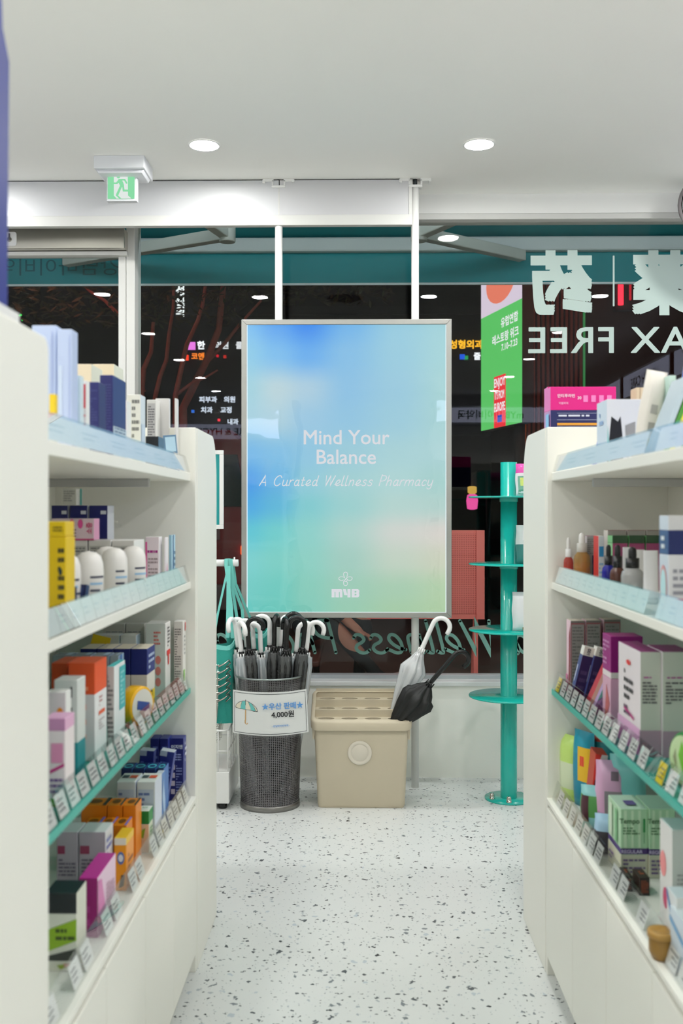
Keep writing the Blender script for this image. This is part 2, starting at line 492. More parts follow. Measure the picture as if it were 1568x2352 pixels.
# automatic door
d1 = struct(empty('door_1', (0, 4.56, 0)))
xd = X_at(290, 4.5)
z0, z1 = Z_at(570, xd, 4.46), Z_at(523, xd, 4.46)
MB().box((-2.7, -.1, z0), (xd, .05, z1)).build('door_header', STEEL, d1, bevel=.004)
MB().box((-2.7, -.06, z0 - .02), (xd + .004, .0, z0 - .002)).build('door_rail', FRAMEW, d1, bevel=.002)
xs0, xs1 = X_at(274, 4.55), X_at(291, 4.55)
MB().box((xs0, -.03, 0), (xs1, .0, z0 - .02)).build('door_stile', FRAMEW, d1, bevel=.003)
MB().box((-2.7, -.018, .02), (xs0, -.01, z0 - .02)).build('pane', GLASS, d1)
MB().box((-2.7, -.05, 0), (-2.66, .06, 2.535)).build('jamb', FRAMEW, d1)
xk0, xk1 = X_at(6, 4.46), X_at(38, 4.46)
st = MB().prism(rrect(xk0, Z_at(565, xk0, 4.46), xk1, Z_at(533, xk0, 4.46), .01), -.1025, -.1, 'y')
lk = st.build('lock_plate', WHITEP, d1)
xk = X_at(22, 4.46); zk = Z_at(549, xk, 4.46)
kb = MB().prism([(xk + a, zk + b) for a, b in arc(0, -.003, .011, 0, 360, 16)[:-1]], -.107, -.1025, 'y')
kb.prism([(xk - .004, zk + .006), (xk + .004, zk + .006), (xk + .004, zk + .024), (xk - .004, zk + .024)], -.106, -.1025, 'y')
kb.build('keyhole', CHROME, lk)
# header panels above the door and window
xa, xb = X_at(641, 4.33), X_at(946, 4.33)
tp = struct(empty('trim_1', (0, 4.33, 0)))
zp0, zp1, zs = 2.493, CEIL_Z - .006, 2.4475
MB().box((-2.7, 0, zp0), (xa - .002, .03, zp1)).build('fascia_panel', SIGNPANEL, tp)
MB().box((xa + .002, 0, zp0), (xb - .014, .03, zp1)).build('fascia_panel', mat('satin_panel_grey', (206, 206, 208), .4, .1), tp)
MB().box((-2.7, -.004, zs), (xb, .03, zp0)).build('bottom_rail', FRAMEW, tp, bevel=.002)
MB().box((xb - .014, -.003, zp0), (xb, .03, zp1)).build('end_strip', FRAMEW, tp)
MB().box((-2.7, .012, zp1), (xb, .03, CEIL_Z)).build('shadow_gap', DARK, tp)

# ================================================================== lamps in the ceiling
LAMP = emitter('lamp_diffuser', (255, 255, 252), DOWNLIGHT)
def downlight(x, y, label, first=[None]):
    if first[0] is None:
        o = empty('ceiling_downlight', (x, y, CEIL_Z))
        prof = [(.053, -.0006), (.062, -.0015), (.063, -.004), (.0605, -.006), (.0545, -.0045), (.053, -.002)]
        MB().lathe(prof, 32, cap=False).build('trim_ring', WHITEP, o)
        MB().add([(.0535 * math.cos(math.tau * k / 28), .0535 * math.sin(math.tau * k / 28), -.0035) for k in range(28)], [tuple(range(27, -1, -1))]).build('diffuser', LAMP, o)
        first[0] = o
    else:
        o = copy_tree(first[0]); o.location = (x, y, CEIL_Z)
    return tag(o, label, 'ceiling light', 'recessed ceiling downlights')
downlight(X_at(469, 3.92), 3.92, 'bright round ceiling downlight near the exit sign')
downlight(X_at(1100, 3.93), 3.93, 'bright round ceiling downlight over the window side, far from the exit sign')
COLS = ((-1.7, 'over the door-side wall'), (-.66, 'over the exit-sign-side shelves'), (.475, 'over the display-stand-side shelves'), (1.62, 'over the cabinet wall'))
for yy, row in ((3.93, 'front row'), (2.5, 'second row'), (1.15, 'third row'), (-.25, 'fourth row'), (-1.5, 'fifth row'), (-2.7, 'last row')):
    for xx, cname in COLS:
        if (yy > 3 or yy < 0) and abs(xx) < 1: continue
        downlight(xx, yy, 'round ceiling downlight mirrored in the window, %s %s' % (row, cname))
sp = empty('ceiling_speaker', (-.09, 2.45, CEIL_Z))
MB().lathe([(.0, -.004), (.10, -.004), (.105, -.006), (.115, -.006), (.118, -.002), (.118, 0)], 28, cap=False).build('grille', mat('speaker_grille', (120, 120, 118), .6), sp)
tag(sp, 'round grey ceiling speaker grille seen mirrored in the window', 'speaker')

# exit sign
ex = empty('exit_sign', (0, 4.03, CEIL_Z))
x0, x1 = X_at(215, 4.03), X_at(331, 4.03); zb = Z_at(386, x0, 4.03) - CEIL_Z
hb = MB().box((x0, 0, zb), (x1, .17, 0))
hb.prism([(x0 + .006, zb), (x1 - .006, zb), (x1 - .014, zb - .014), (x0 + .014, zb - .014)], .02, .15, 'y')
hb.build('housing', mat('sign_housing', (226, 228, 232), .45), ex, bevel=.003)
px = lambda cx: 200 + cx / 9.8
pz = lambda cy: 340 + cy / 9.8
YS = 4.1
def sx(cx): return X_at(px(cx), YS)
def sz(cy): return Z_at(pz(cy), -.97, YS) - CEIL_Z
MB().box((sx(438), .07, sz(1195)), (sx(1118), .1, sz(500))).build('sign_frame', mat('sign_housing', (226, 228, 232), .45), ex, bevel=.003)
EXG = emitter('exit_green', (152, 240, 182), .82)
EXW = emitter('exit_white', (238, 246, 242), .88)
MB().box((sx(468), .067, sz(1143)), (sx(1066), .07, sz(522))).build('lit_panel', EXG, ex)
MS = lambda d: Matrix.Translation((0, .067 - d, 0)) @ Matrix.Rotation(R(90), 4, 'X')
q = lambda pts: [(sx(a), sz(b)) for a, b in pts]
mb = MB(); poly(mb, q([(605, 582), (605, 1075), (668, 1143), (1000, 1143), (925, 1075), (918, 582)]), MS(.0006))
mb.build('doorway_pictogram', EXW, ex)
mb = MB(); k_ = sx(100) - sx(0); k_ = k_ / 100
poly(mb, [(sx(710) + 40 * k_ * math.cos(a * math.tau / 20), sz(650) + 40 * k_ * math.sin(a * math.tau / 20)) for a in range(20)], MS(.0012))
poly(mb, q([(710, 705), (700, 770), (745, 850), (770, 890), (800, 880), (838, 850), (820, 790), (795, 742), (800, 703)]), MS(.0012))
for pts, w in ([(730, 724), (672, 802), (612, 800)], 40), ([(780, 722), (850, 722), (892, 795)], 36), ([(775, 850), (680, 1062)], 54), ([(812, 840), (826, 965), (960, 968)], 44):
    ribbon(mb, q(pts), w * k_, MS(.0012))
poly(mb, q([(655, 1077), (725, 1143), (778, 1143), (705, 1077)]), MS(.0012))
mb.build('running_figure_pictogram', EXG, ex)
tag(ex, 'green lit exit sign with running figure under white ceiling box', 'exit sign')

# convex mirror in the top corner
cm = empty('convex_mirror', P(1647, 460, 4.32), (R(78), 0, R(-24)))
MB().lathe([(.150, -.02), (.162, -.012), (.164, 0), (.158, .008), (.148, .006)], 40, cap=False).build('rim', mat('mirror_rim', (128, 122, 124), .5), cm)
MB().lathe([(.15, 0), (.12, .022), (.08, .038), (.04, .046), (0, .048)], 40, cap=False).build('mirror_face', mat('mirror_glass', (225, 228, 228), .03, 1.0), cm)
MB().lathe([(.15, -.018), (0, -.03)], 24, cap=False).tube([(0, .0, -.02), (0, .08, -.08), (0, .2, -.10)], .012).build('bracket', mat('mirror_rim', (128, 122, 124), .5), cm)
tag(cm, 'round convex security mirror with grey rim under the ceiling', 'mirror')

# ================================================================== light box on two poles
YB = 4.28
bx0, bx1 = X_at(554, YB), X_at(1037, YB)
bz1, bz0 = Z_at(733, 0, YB), Z_at(1419, 0, YB)
lb = empty('light_box', ((bx0 + bx1) / 2, YB, bz0))
W_, H_ = bx1 - bx0, bz1 - bz0
fw = .0225
hw = W_ / 2
for nm, pts in (('frame_rail', [(-hw, 0), (hw, 0), (hw - fw, fw), (-hw + fw, fw)]), ('frame_rail', [(-hw, H_), (-hw + fw, H_ - fw), (hw - fw, H_ - fw), (hw, H_)]),
                ('frame_stile', [(-hw, 0), (-hw + fw, fw), (-hw + fw, H_ - fw), (-hw, H_)]), ('frame_stile', [(hw, 0), (hw, H_), (hw - fw, H_ - fw), (hw - fw, fw)])):
    MB().prism(pts, 0, .045, 'y').build(nm, mat('frame_aluminium', (166, 166, 161), .42, .35), lb, bevel=.002)
MB().box((-hw + .004, .03, .004), (hw - .004, .046, H_ - .004)).build('back_panel', mat('back_grey', (120, 120, 120), .6), lb)
GX = [0, .15, .3, .5, .75, 1]
GY = [0, .1, .22, .33, .45, .55, .63, .72, .82, .92, 1]
GC = [
 [(125, 195, 245), (88, 165, 242), (45, 138, 240), (108, 180, 236), (148, 204, 226), (162, 212, 220)],
 [(140, 205, 236), (120, 190, 240), (95, 172, 240), (128, 190, 232), (150, 204, 225), (165, 214, 220)],
 [(162, 212, 226), (188, 215, 222), (172, 207, 226), (138, 194, 230), (152, 203, 225), (168, 214, 216)],
 [(165, 210, 226), (175, 211, 225), (152, 200, 228), (142, 197, 227), (154, 204, 222), (170, 214, 216)],
 [(115, 186, 236), (125, 192, 232), (140, 198, 226), (152, 203, 218), (166, 210, 216), (172, 213, 216)],
 [(70, 158, 236), (100, 180, 228), (140, 202, 218), (158, 208, 212), (172, 213, 213), (164, 209, 206)],
 [(75, 172, 232), (92, 186, 222), (122, 202, 208), (150, 207, 207), (178, 212, 207), (178, 211, 206)],
 [(95, 202, 218), (112, 208, 208), (135, 208, 202), (168, 209, 202), (206, 212, 206), (217, 213, 206)],
 [(125, 213, 212), (126, 211, 202), (136, 208, 196), (158, 204, 192), (192, 210, 194), (205, 211, 190)],
 [(116, 208, 202), (112, 206, 196), (130, 204, 187), (152, 203, 182), (164, 204, 176), (180, 209, 172)],
 [(106, 204, 196), (106, 203, 191), (126, 203, 186), (148, 203, 177), (163, 203, 166), (176, 207, 166)]]
def smooth(t): return t * t * (3 - 2 * t)
def gcol(x, y):
    i = max(k for k in range(len(GX) - 1) if GX[k] <= x + 1e-9); j = max(k for k in range(len(GY) - 1) if GY[k] <= y + 1e-9)
    a = smooth(min(1, (x - GX[i]) / (GX[i + 1] - GX[i]))); b = smooth(min(1, (y - GY[j]) / (GY[j + 1] - GY[j])))
    return [(GC[j][i][c] * (1 - a) + GC[j][i + 1][c] * a) * (1 - b) + (GC[j + 1][i][c] * (1 - a) + GC[j + 1][i + 1][c] * a) * b for c in range(3)]
nx, ny = 30, 44
px0, px1, pz0, pz1 = -hw + fw, hw - fw, fw, H_ - fw
mb = MB()
mb.add([(px0 + (px1 - px0) * i / nx, .012, pz1 + (pz0 - pz1) * j / ny) for j in range(ny + 1) for i in range(nx + 1)],
       [(j * (nx + 1) + i, (j + 1) * (nx + 1) + i, (j + 1) * (nx + 1) + i + 1, j * (nx + 1) + i + 1) for j in range(ny) for i in range(nx)])
me = mb.mesh('printed_sheet', [])
ca = me.color_attributes.new('print', 'FLOAT_COLOR', 'POINT')
for j in range(ny + 1):
    for i in range(nx + 1):
        ca.data[j * (nx + 1) + i].color = (*lin(gcol(i / nx, j / ny)), 1)
pm = bpy.data.materials.new('backlit_print'); pm.use_nodes = True
nt = pm.node_tree; b_ = nt.nodes['Principled BSDF']
at_ = nt.nodes.new('ShaderNodeAttribute'); at_.attribute_name = 'print'
nt.links.new(at_.outputs['Color'], b_.inputs['Emission Color']); b_.inputs['Emission Strength'].default_value = BOX_LIGHT
b_.inputs['Base Color'].default_value = (.02, .02, .02, 1); b_.inputs['Roughness'].default_value = .5; b_.inputs['Specular IOR Level'].default_value = .1
me.materials.append(pm)
link('printed_sheet', me, lb)
MB().box((px0, .004, pz0), (px1, .007, pz1)).build('cover_sheet', clear('light_box_cover', (255, 255, 255), .035, .01, bump=.25, bscale=3.2), lb)
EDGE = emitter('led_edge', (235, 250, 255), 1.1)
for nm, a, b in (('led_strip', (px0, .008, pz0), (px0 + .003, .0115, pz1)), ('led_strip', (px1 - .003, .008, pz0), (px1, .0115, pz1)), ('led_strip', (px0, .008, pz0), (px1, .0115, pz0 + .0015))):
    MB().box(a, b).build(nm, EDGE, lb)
PR = emitter('print_white', (222, 224, 230), .97)
def lbp(u, v): p = P(u, v, YB + .01); return p.x - lb.location.x, p.z - bz0
def lbt(body, u, v, hpx, **k):
    x, z = lbp(u, v)
    return text(body, hpx * YB / FPX, PR, lb, frame_cam(x, .0105, z), 'lettering', **k)
lbt('Mind Your', 794, 1006, 47, bold=.01, xs=.98)
lbt('Balance', 794, 1051, 47, bold=.01, xs=.98)
x, z = lbp(795, 1104)
script_text('A Curated Wellness Pharmacy', 23 * YB / FPX, 2.0 * YB / FPX, PR, lb, frame_cam(x, .0105, z), 'lettering', gap=.135, slant=.3)
ML = frame_cam(0, .0105, 0)
lp = lambda cx, cy: lbp(700 + cx / 7.84, 1280 + cy / 7.84)
mb = MB()
for a in ([(480, 620), (480, 722), (534, 722), (534, 620)], [(549, 620), (549, 722), (612, 722), (612, 620)], [(627, 620), (627, 722), (675, 722), (675, 620)], [(480, 572), (480, 622), (675, 622), (672, 590), (655, 572)],
          [(683, 572), (708, 682), (765, 682), (735, 572)], [(765, 572), (765, 722), (820, 722), (820, 572)],
          [(840, 572), (840, 722), (895, 722), (895, 572)], [(895, 572), (895, 606), (965, 606), (978, 620), (978, 595), (955, 572)], [(895, 636), (895, 658), (978, 658), (970, 647), (978, 636)], [(895, 688), (895, 722), (955, 722), (978, 700), (978, 675)], [(926, 606), (926, 636), (978, 640), (980, 606)], [(926, 658), (926, 688), (978, 690), (980, 655)]):
    poly(mb, [lp(*p) for p in a], ML)
for loop in ([(755, 350), (766, 315), (760, 280), (730, 268), (702, 282), (696, 315), (708, 350), (716, 372)],
             [(716, 372), (690, 356), (640, 352), (610, 375), (618, 402), (655, 418), (692, 408)],
             [(735, 436), (700, 430), (696, 470), (705, 500), (730, 510), (758, 500), (766, 465), (755, 440), (740, 436), (765, 410), (750, 388), (720, 410), (702, 440)],
             [(720, 405), (750, 372), (790, 352), (838, 358), (852, 380), (840, 405), (805, 416), (765, 408)]):
    ribbon(mb, [lp(*p) for p in catmull(loop, 4)], 11 / 7.84 * YB / FPX, ML)
mb.build('logo', PR, lb)
tag(lb, 'tall backlit wellness poster in aluminium frame with pale blue and green print', 'light box')
# poles with ceiling brackets
def pole(u_top, u_bot, label, foot=True):
    Yp = 4.346
    xt = X_at(u_top, Yp)
    o = empty('support_pole', (xt, Yp, 0))
    MB().tube([(0, 0, 0), (0, 0, 2.615)], .0165, 16).build('tube', WHITEM, o)
    b = MB().box((-.03, -.02, 2.612), (.03, .02, 2.622)).box((-.03, -.02, 2.622), (-.022, .02, CEIL_Z - .006)).box((.022, -.02, 2.622), (.03, .02, CEIL_Z - .006))
    b.box((-.068, -.02, CEIL_Z - .012), (-.022, .02, CEIL_Z)).box((.022, -.02, CEIL_Z - .012), (.068, .02, CEIL_Z))
    b.box((-.07, -.022, CEIL_Z - .02), (-.058, .022, CEIL_Z - .004)).box((.058, -.022, CEIL_Z - .016), (.07, .022, CEIL_Z - .004))
    br = b.build('ceiling_bracket', WHITEM, o, bevel=.0015)
    MB().tube([(0, 0, 2.62), (0, 0, CEIL_Z)], .009, 10).build('threaded_rod', mat('dark_steel', (70, 75, 78), .4, .8), br)
    MB().box((-.03, -.018, -.004 + .745), (.03, .018, .745)).build('clamp', ALU, o)
    tag(o, label, 'pole', 'poles holding the light box')
    return o
pole(640, 640, 'white floor-to-ceiling pole behind the light box on the mesh bin side')
pole(953, 953, 'white floor-to-ceiling pole behind the light box beside the beige umbrella stand')

# ================================================================== the street outside
CANVAS = mat('teal_canvas', (24, 128, 134), .75, noise=.04, nscale=3)
PAVE = mat('dark_paving', (104, 88, 82), .75, noise=.25, nscale=1.6)
struct(MB().box((-22, 4.66, -.12), (22, 40, -.03)).build('pavement', PAVE))
aw = empty('awning', (0, 6.0, 2.575))
MB().box((-4, -.004, 0), (4, .004, .19)).build('valance', CANVAS, aw)
MB().box((-4, -.007, -.008), (4, .007, .004)).build('hem', mat('hem_white', (205, 212, 210), .6), aw)
MB().box((-4, -.05, .185), (4, .05, .27)).build('front_bar', mat('awning_bar', (190, 196, 192), .45), aw, bevel=.01)
MB().prism([(.04, .27), (-1.27, .62), (-1.27, .632), (.04, .284)], -4, 4, 'x').build('canopy', CANVAS, aw)
ARM = mat('awning_arm', (176, 178, 168), .45)
def arm(points, name='arm'):
    mb = MB()
    for a, b in zip(points[:-1], points[1:]):
        d = b - a; L_ = d.length; M = Matrix.Translation(a) @ d.to_track_quat('Y', 'Z').to_matrix().to_4x4()
        mb.box((-.03, 0, -.032), (.03, L_, .032), 0, M)
    for p in points[1:-1]:
        mb.lathe([(.045, -.045), (.045, .045)], 16, 0, Matrix.Translation(p))
    return mb.build(name, ARM, aw, bevel=.006)
O = Vector((0, 6.0, 2.575))
arm([P(150, 600, 5.93) - O, P(522, 538, 5.45) - O, Vector((X_at(300, 4.75), 4.75, 2.86)) - O])
arm([P(1200, 588, 5.93) - O, P(962, 536, 5.45) - O, Vector((X_at(1330, 4.75), 4.75, 2.86)) - O])
text('강남마이비약국', .115, mat('teal_canvas_print', (16, 88, 96), .8), aw, frame_cam(X_at(110, 6.0), -.0055, .1), 'lettering', mirror=True, xs=1.2)
tag(aw, 'teal canvas shop awning with folding arms and white hem outside the window', 'awning')
tl = empty('added_awning_lamp', (0, 4.86, 2.93))  # added out of view above the header to brighten the awning
MB().box((-3, -.03, 0), (3, .03, .04)).build('lamp_body', ALU, tl)
MB().tube([(-2.95, 0, -.012), (2.95, 0, -.012)], .014, 8).build('tube', emitter('added_awning_tube', (235, 245, 255), 26.0), tl)
tag(tl, 'added unseen tube lamp lighting the awning above the shop window', 'lamp')

# green LED billboard
rA, rB = P(1196, 970, 8.6), P(1102, 990, 9.52)
d = (rA - rB); d.z = 0; Wb = d.length; ang = math.atan2(d.y, d.x)
bb = empty('led_billboard', (rB.x, rB.y, rA.z), (0, 0, ang))
Hb = 1.9
MB().box((0, .012, 0), (Wb, .12, Hb)).build('cabinet', mat('billboard_cabinet', (20, 22, 22), .6), bb)
MB().tube([(Wb * .8, .07, -bb.location.z - .03), (Wb * .8, .07, .05)], .05, 12).build('mast', DARK, bb)
sc = MB(); MF = Matrix.Rotation(R(90), 4, 'X')
def bq(pts, dep, m): poly(sc, [(p[0] * Wb, p[1]) for p in pts], Matrix.Translation((0, .012 - dep, 0)) @ MF, m)
BG = [emitter('screen_green', (96, 200, 104), .95), emitter('screen_pink', (226, 208, 226), .95), emitter('screen_peach', (240, 128, 104), .95),
      emitter('screen_red', (240, 52, 62), 1.0), emitter('screen_white', (245, 240, 245), 1.0), emitter('screen_blue', (30, 70, 190), .9), emitter('screen_cream', (252, 196, 176), 1.0)]
bq([(0, 0), (1, 0), (1, 1.07), (0, 1.07)], .001, 0)
bq([(0, 1.07), (1, 1.07), (1, Hb), (0, Hb)], .001, 1)
bq([(.5 + .36 * math.cos(a * math.tau / 24), 1.33 + .2 * math.sin(a * math.tau / 24)) for a in range(24)], .003, 2)
bq([(.52 + .2 * math.cos(a * math.tau / 24), 1.40 + .1 * math.sin(a * math.tau / 24)) for a in range(24)], .004, 6)
bq([(.34, .0), (.63, .0), (.63, .47), (.34, .47)], .003, 3)
bq([(.43, .045), (.54, .045), (.54, .11), (.43, .11)], .004, 5)
sc.build('screen', BG, bb)
def bt(body, x, z, size, xs, m=4):
    return text(body, size, BG[m], bb, Matrix.Translation((x * Wb, .006, z)) @ MF, 'lettering', bold=.025, xs=xs)
bt('유럽연합', .72, .93, .095, 1.1); bt('레스토랑 위크', .62, .80, .095, 1.1); bt('7.10–7.23', .72, .71, .08, 1.15)
bt('ENJOY', .485, .405, .11, .8); bt("IT'S FROM", .485, .29, .10, .5); bt('EUROPE', .485, .18, .11, .62)
tag(bb, 'tall green and pink lit advertising screen with Korean writing outside', 'billboard')

# brown slatted building with green edge light and red neon
bl = empty('slatted_building', (X_at(1200, 10.6), 10.6, 0))
Wl = X_at(1340, 10.6) - X_at(1200, 10.6)
MB().box((0, .03, 0), (Wl + 3.5, 2.5, 6)).build('wall', mat('brown_cladding', (36, 25, 23), .7), bl)
SL = mat('brown_slat', (150, 84, 70), .6)
slat = MB().box((-.014, -.03, 0), (.014, .03, 6), 0).mesh('slat', SL)
nsl = 13
for i in range(nsl):
    link('slat', slat, bl, (Wl * (i + .3) / nsl, 0, 0))
MB().box((Wl - .012, -.04, 1.2), (Wl + .008, -.02, 5)).build('edge_light', emitter('green_edge', (90, 190, 110), .35), bl)
MB().box((.0, -.045, .8), (.03, -.03, 2.2)).build('edge_light', emitter('amber_edge', (190, 80, 40), .25), bl)
tag(bl, 'brown slatted building facade across the street', 'building')
nx_ = P(1425, 700, 10.515)
nn = empty('neon_tube', nx_)
MB().tube([(0, 0, 0), (0, 0, .62)], .028, 10).build('tube', emitter('red_neon', (255, 40, 60), 2.2), nn)
MB().tube([(.1, 0, .05), (.1, 0, .62)], .012, 8).build('tube', emitter('red_neon_dim', (255, 40, 60), .5), nn)
MB().box((-.05, .03, -.05), (.14, .11, .7)).build('backing', DARK, nn)
tag(nn, 'vertical red neon tube beside the slatted building', 'neon sign')

# dark facade far behind with lit signs
fb = empty('office_block', (0, 18.2, 0))
MB().box((-14, 0, 0), (8, 3, 16)).build('facade', mat('dark_facade', (24, 25, 27), .7, noise=.2, nscale=.6), fb)
for i in range(6):
    MB().box((-14, -.06, 2.6 + i * 2.2), (8, 0, 2.75 + i * 2.2)).build('floor_band', mat('dark_band', (34, 35, 38), .7), fb)
tag(fb, 'dark office block across the street behind the trees', 'building')
def sign(items, label, u, v, Yq=18.0):
    p = P(u, v, Yq)
    o = empty('shop_sign', (p.x, Yq, p.z))
    for body, du, dv, hpx, col, st, kw in items:
        k = Yq / FPX
        if body == '#':
            MB().box((du * k - hpx * k / 2, -.05, -dv * k - hpx * k / 2), (du * k + hpx * k / 2, 0, -dv * k + hpx * k / 2)).build('light_block', emitter('sign_block', col, st), o)
        else:
            text(body, hpx * k, emitter('sign_letter', col, st), o, frame_cam(du * k, -.03, -dv * k), 'lettering', bold=.03, **kw)
    MB().box((-.05, .0, -.03), (.05, .2, .03)).build('sign_mount', mat('sign_mount', (30, 30, 32), .7), o)
    tag(o, label, 'sign', 'lit shop signs across the street')
sign([('성형외과', 0, 0, 21, (250, 180, 40), 1.3, {})], 'amber lit Korean letter sign beside the green screen', 1070, 793)
sign([('#', -14, 0, 11, (30, 90, 220), 1.0, {}), ('#', -5, 2, 8, (40, 170, 90), .8, {}), ('줄', 20, 0, 18, (240, 240, 245), 1.3, {})], 'small blue and green emblem with white letter under amber sign', 1075, 820)
sign([('#', -40, 0, 17, (235, 120, 225), 1.1, {}), ('한', -18, 0, 20, (245, 245, 250), 1.4, {}), ('의원', 30, 0, 18, (240, 240, 245), 1.0, {}), ('클', 70, 0, 18, (240, 240, 245), 1.0, {})], 'white Korean sign with pink square block behind the tree', 480, 795)
sign([('#', -28, 2, 12, (250, 60, 30), 1.2, {}), ('코앤', 0, 0, 17, (250, 130, 40), 1.2, {}), ('#', 45, -2, 5, (230, 30, 50), .8, {}), ('#', 62, 0, 6, (230, 50, 40), .6, {})], 'orange and red lit Korean sign below the pink block', 455, 820)
sign([('피부과', -22, 0, 15, (225, 232, 250), 1.0, {}), ('의원', 28, 0, 15, (225, 232, 250), 1.0, {})], 'upper small white Korean sign behind tree stems', 500, 919)
sign([('#', -52, 2, 6, (40, 110, 220), .9, {}), ('치과', -20, 0, 15, (220, 228, 245), 1.0, {}), ('교정', 25, 0, 15, (220, 228, 245), 1.0, {})], 'lower small white Korean sign with blue emblem', 495, 943)
sign([('#', -22, -5, 5, (255, 50, 70), 1.2, {}), ('내과', 10, 0, 14, (220, 228, 245), 1.0, {})], 'smallest white Korean sign with a red dot', 525, 970)
sign([('성\n원\n의', 0, 0, 24, (236, 240, 240), 1.3, {'lines': 1.0})], 'vertical white Korean letter sign high behind the leaves', 415, 694)

# tree with several red-lit stems
BARK = mat('reddish_bark', (150, 84, 74), .85, noise=.3, nscale=30)
LEAF = mat('dark_leaf', (36, 44, 24), .7, noise=.3, nscale=12)
YT = 8.0
tree = empty('street_tree', (X_at(400, YT), YT, -.03))
TO = Vector(tree.location)
stems = [[(425, 1240), (420, 937), (476, 824), (502, 757), (513, 656), (530, 560)], [(476, 830), (516, 788), (552, 743), (600, 690)],
         [(400, 1240), (403, 908), (415, 852), (429, 791), (454, 737), (465, 701), (480, 600)], [(360, 1240), (356, 913), (367, 866), (382, 827), (388, 768), (398, 706), (400, 600)],
         [(330, 1240), (325, 903), (330, 847), (347, 808), (352, 740)], [(408, 905), (440, 880), (470, 868), (500, 850)], [(280, 730), (240, 690), (205, 668), (180, 640)], [(330, 900), (300, 800), (280, 730)]]
for i, s in enumerate(stems):
    Yo = YT + [.0, .05, -.1, .1, .2, -.1, .2, .22][i]
    pts = [P(u, v, Yo) - TO for u, v in s]
    if len(s) > 4: pts = [Vector((pts[0].x, pts[0].y, -.03))] + pts
    r0 = [.034, .016, .022, .02, .026, .012, .014, .016][i]
    n = len(pts)
    fine = []
    for k in range(n - 1):
        fine += [pts[k].lerp(pts[k + 1], t / 3) for t in range(3)]
    fine.append(pts[-1])
    MB().tube(fine, r0, 8, rr=[r0 * (1.15 - .6 * k / (len(fine) - 1)) for k in range(len(fine))]).build('stem', BARK, tree)
mb = MB(); rnd = random.Random(3)
for k in range(3200):
    u = rnd.uniform(-60, 900); v = rnd.uniform(500, 760) - abs(rnd.gauss(0, 30))
    if u > 560 and v > 700: v -= 80
    Yl = rnd.uniform(7.4, 9.2)
    p = P(u, v, Yl) - TO; a = rnd.uniform(0, 6.28); t = rnd.uniform(-.8, .8); l = rnd.uniform(.03, .055)
    ax = Vector((math.cos(a), math.sin(a) * .4, t)).normalized() * l; bx_ = ax.orthogonal().normalized() * l * .32
    mb.add([p - ax, p + bx_, p + ax, p - bx_], [(0, 1, 2, 3)])
tag(mb.build('foliage', LEAF, tree), kind='stuff')
tag(tree, 'multi-stemmed street tree with reddish bark and dark leaves outside', 'tree')
gl_ = empty('fairy_lights', P(25, 720, 8.6))
for k in range(14):
    p = P(rnd.uniform(2, 60), rnd.uniform(700, 790), 8.6) - gl_.location
    MB().lathe([(0, -.012), (.012, 0), (0, .012)], 6, 0, Matrix.Translation(p)).build('bulb', emitter('green_bulb', (60, 230, 90), rnd.choice((.5, 1.0, 1.6))), gl_)
MB().tube([P(0, 700, 8.62) - gl_.location, P(30, 745, 8.62) - gl_.location, P(60, 792, 8.62) - gl_.location], .004, 5).build('wire', DARK, gl_)
tag(gl_, 'string of small green fairy lights in the dark leaves', 'lights')

# coral notice board standing outside
Yc = 5.6
cb = empty('notice_board', (X_at(1112, Yc), Yc, -.03))
zc1, zc0 = Z_at(1218, .6, Yc) + .03, Z_at(1422, .6, Yc) + .03
CORAL = mat('coral_paint', (242, 126, 116), .55)
bm = MB()
bm.add([(-.62, 0, zc0 + .03), (-.04, 0, zc0 + .03), (-.04, 0, zc1 - .02), (-.62, 0, zc1 - .02)], [(0, 1, 2, 3)])
bm.uv[0] = [(0, 0), (1, 0), (1, 1), (0, 1)]
bm.build('perforated_panel', pattern_mesh('coral_perforated', (238, 122, 112), 58, 44, 1.15, .55, 0, back=(150, 60, 58)), cb)
MB().box((-.66, .002, zc0), (0, .03, zc1)).build('board', CORAL, cb)
MB().box((-.045, -.012, zc0), (0, .002, zc1)).build('edge_strip', CORAL, cb)
for yy in (.005, .22): MB().prism([(yy, 0), (yy + .025, 0), (.03, zc0 + .05), (.005, zc0 + .05)], -.06, -.035, 'x').build('leg', CORAL, cb)
tag(cb, 'coral red perforated notice board standing outside on legs', 'notice board')
pl = empty('paper_lantern', P(1084, 1150, 11))
MB().lathe([(.02, -.1), (.055, -.09), (.065, 0), (.055, .06), (.03, .075)], 14).build('shade', emitter('pink_lantern', (250, 90, 170), .9), pl)
MB().lathe([(.03, .075), (.05, .09), (.05, .15), (.03, .16)], 12).build('cap', emitter('amber_lantern', (240, 190, 90), .7), pl)
MB().tube([(0, 0, .16), (0, 0, .3), (.12, 0, .34), (.16, 0, .3), (.16, 0, -pl.location.z - .03)], .012, 8).build('stand_pole', DARK, pl)
tag(pl, 'small pink lantern glowing behind the teal display stand', 'lantern')
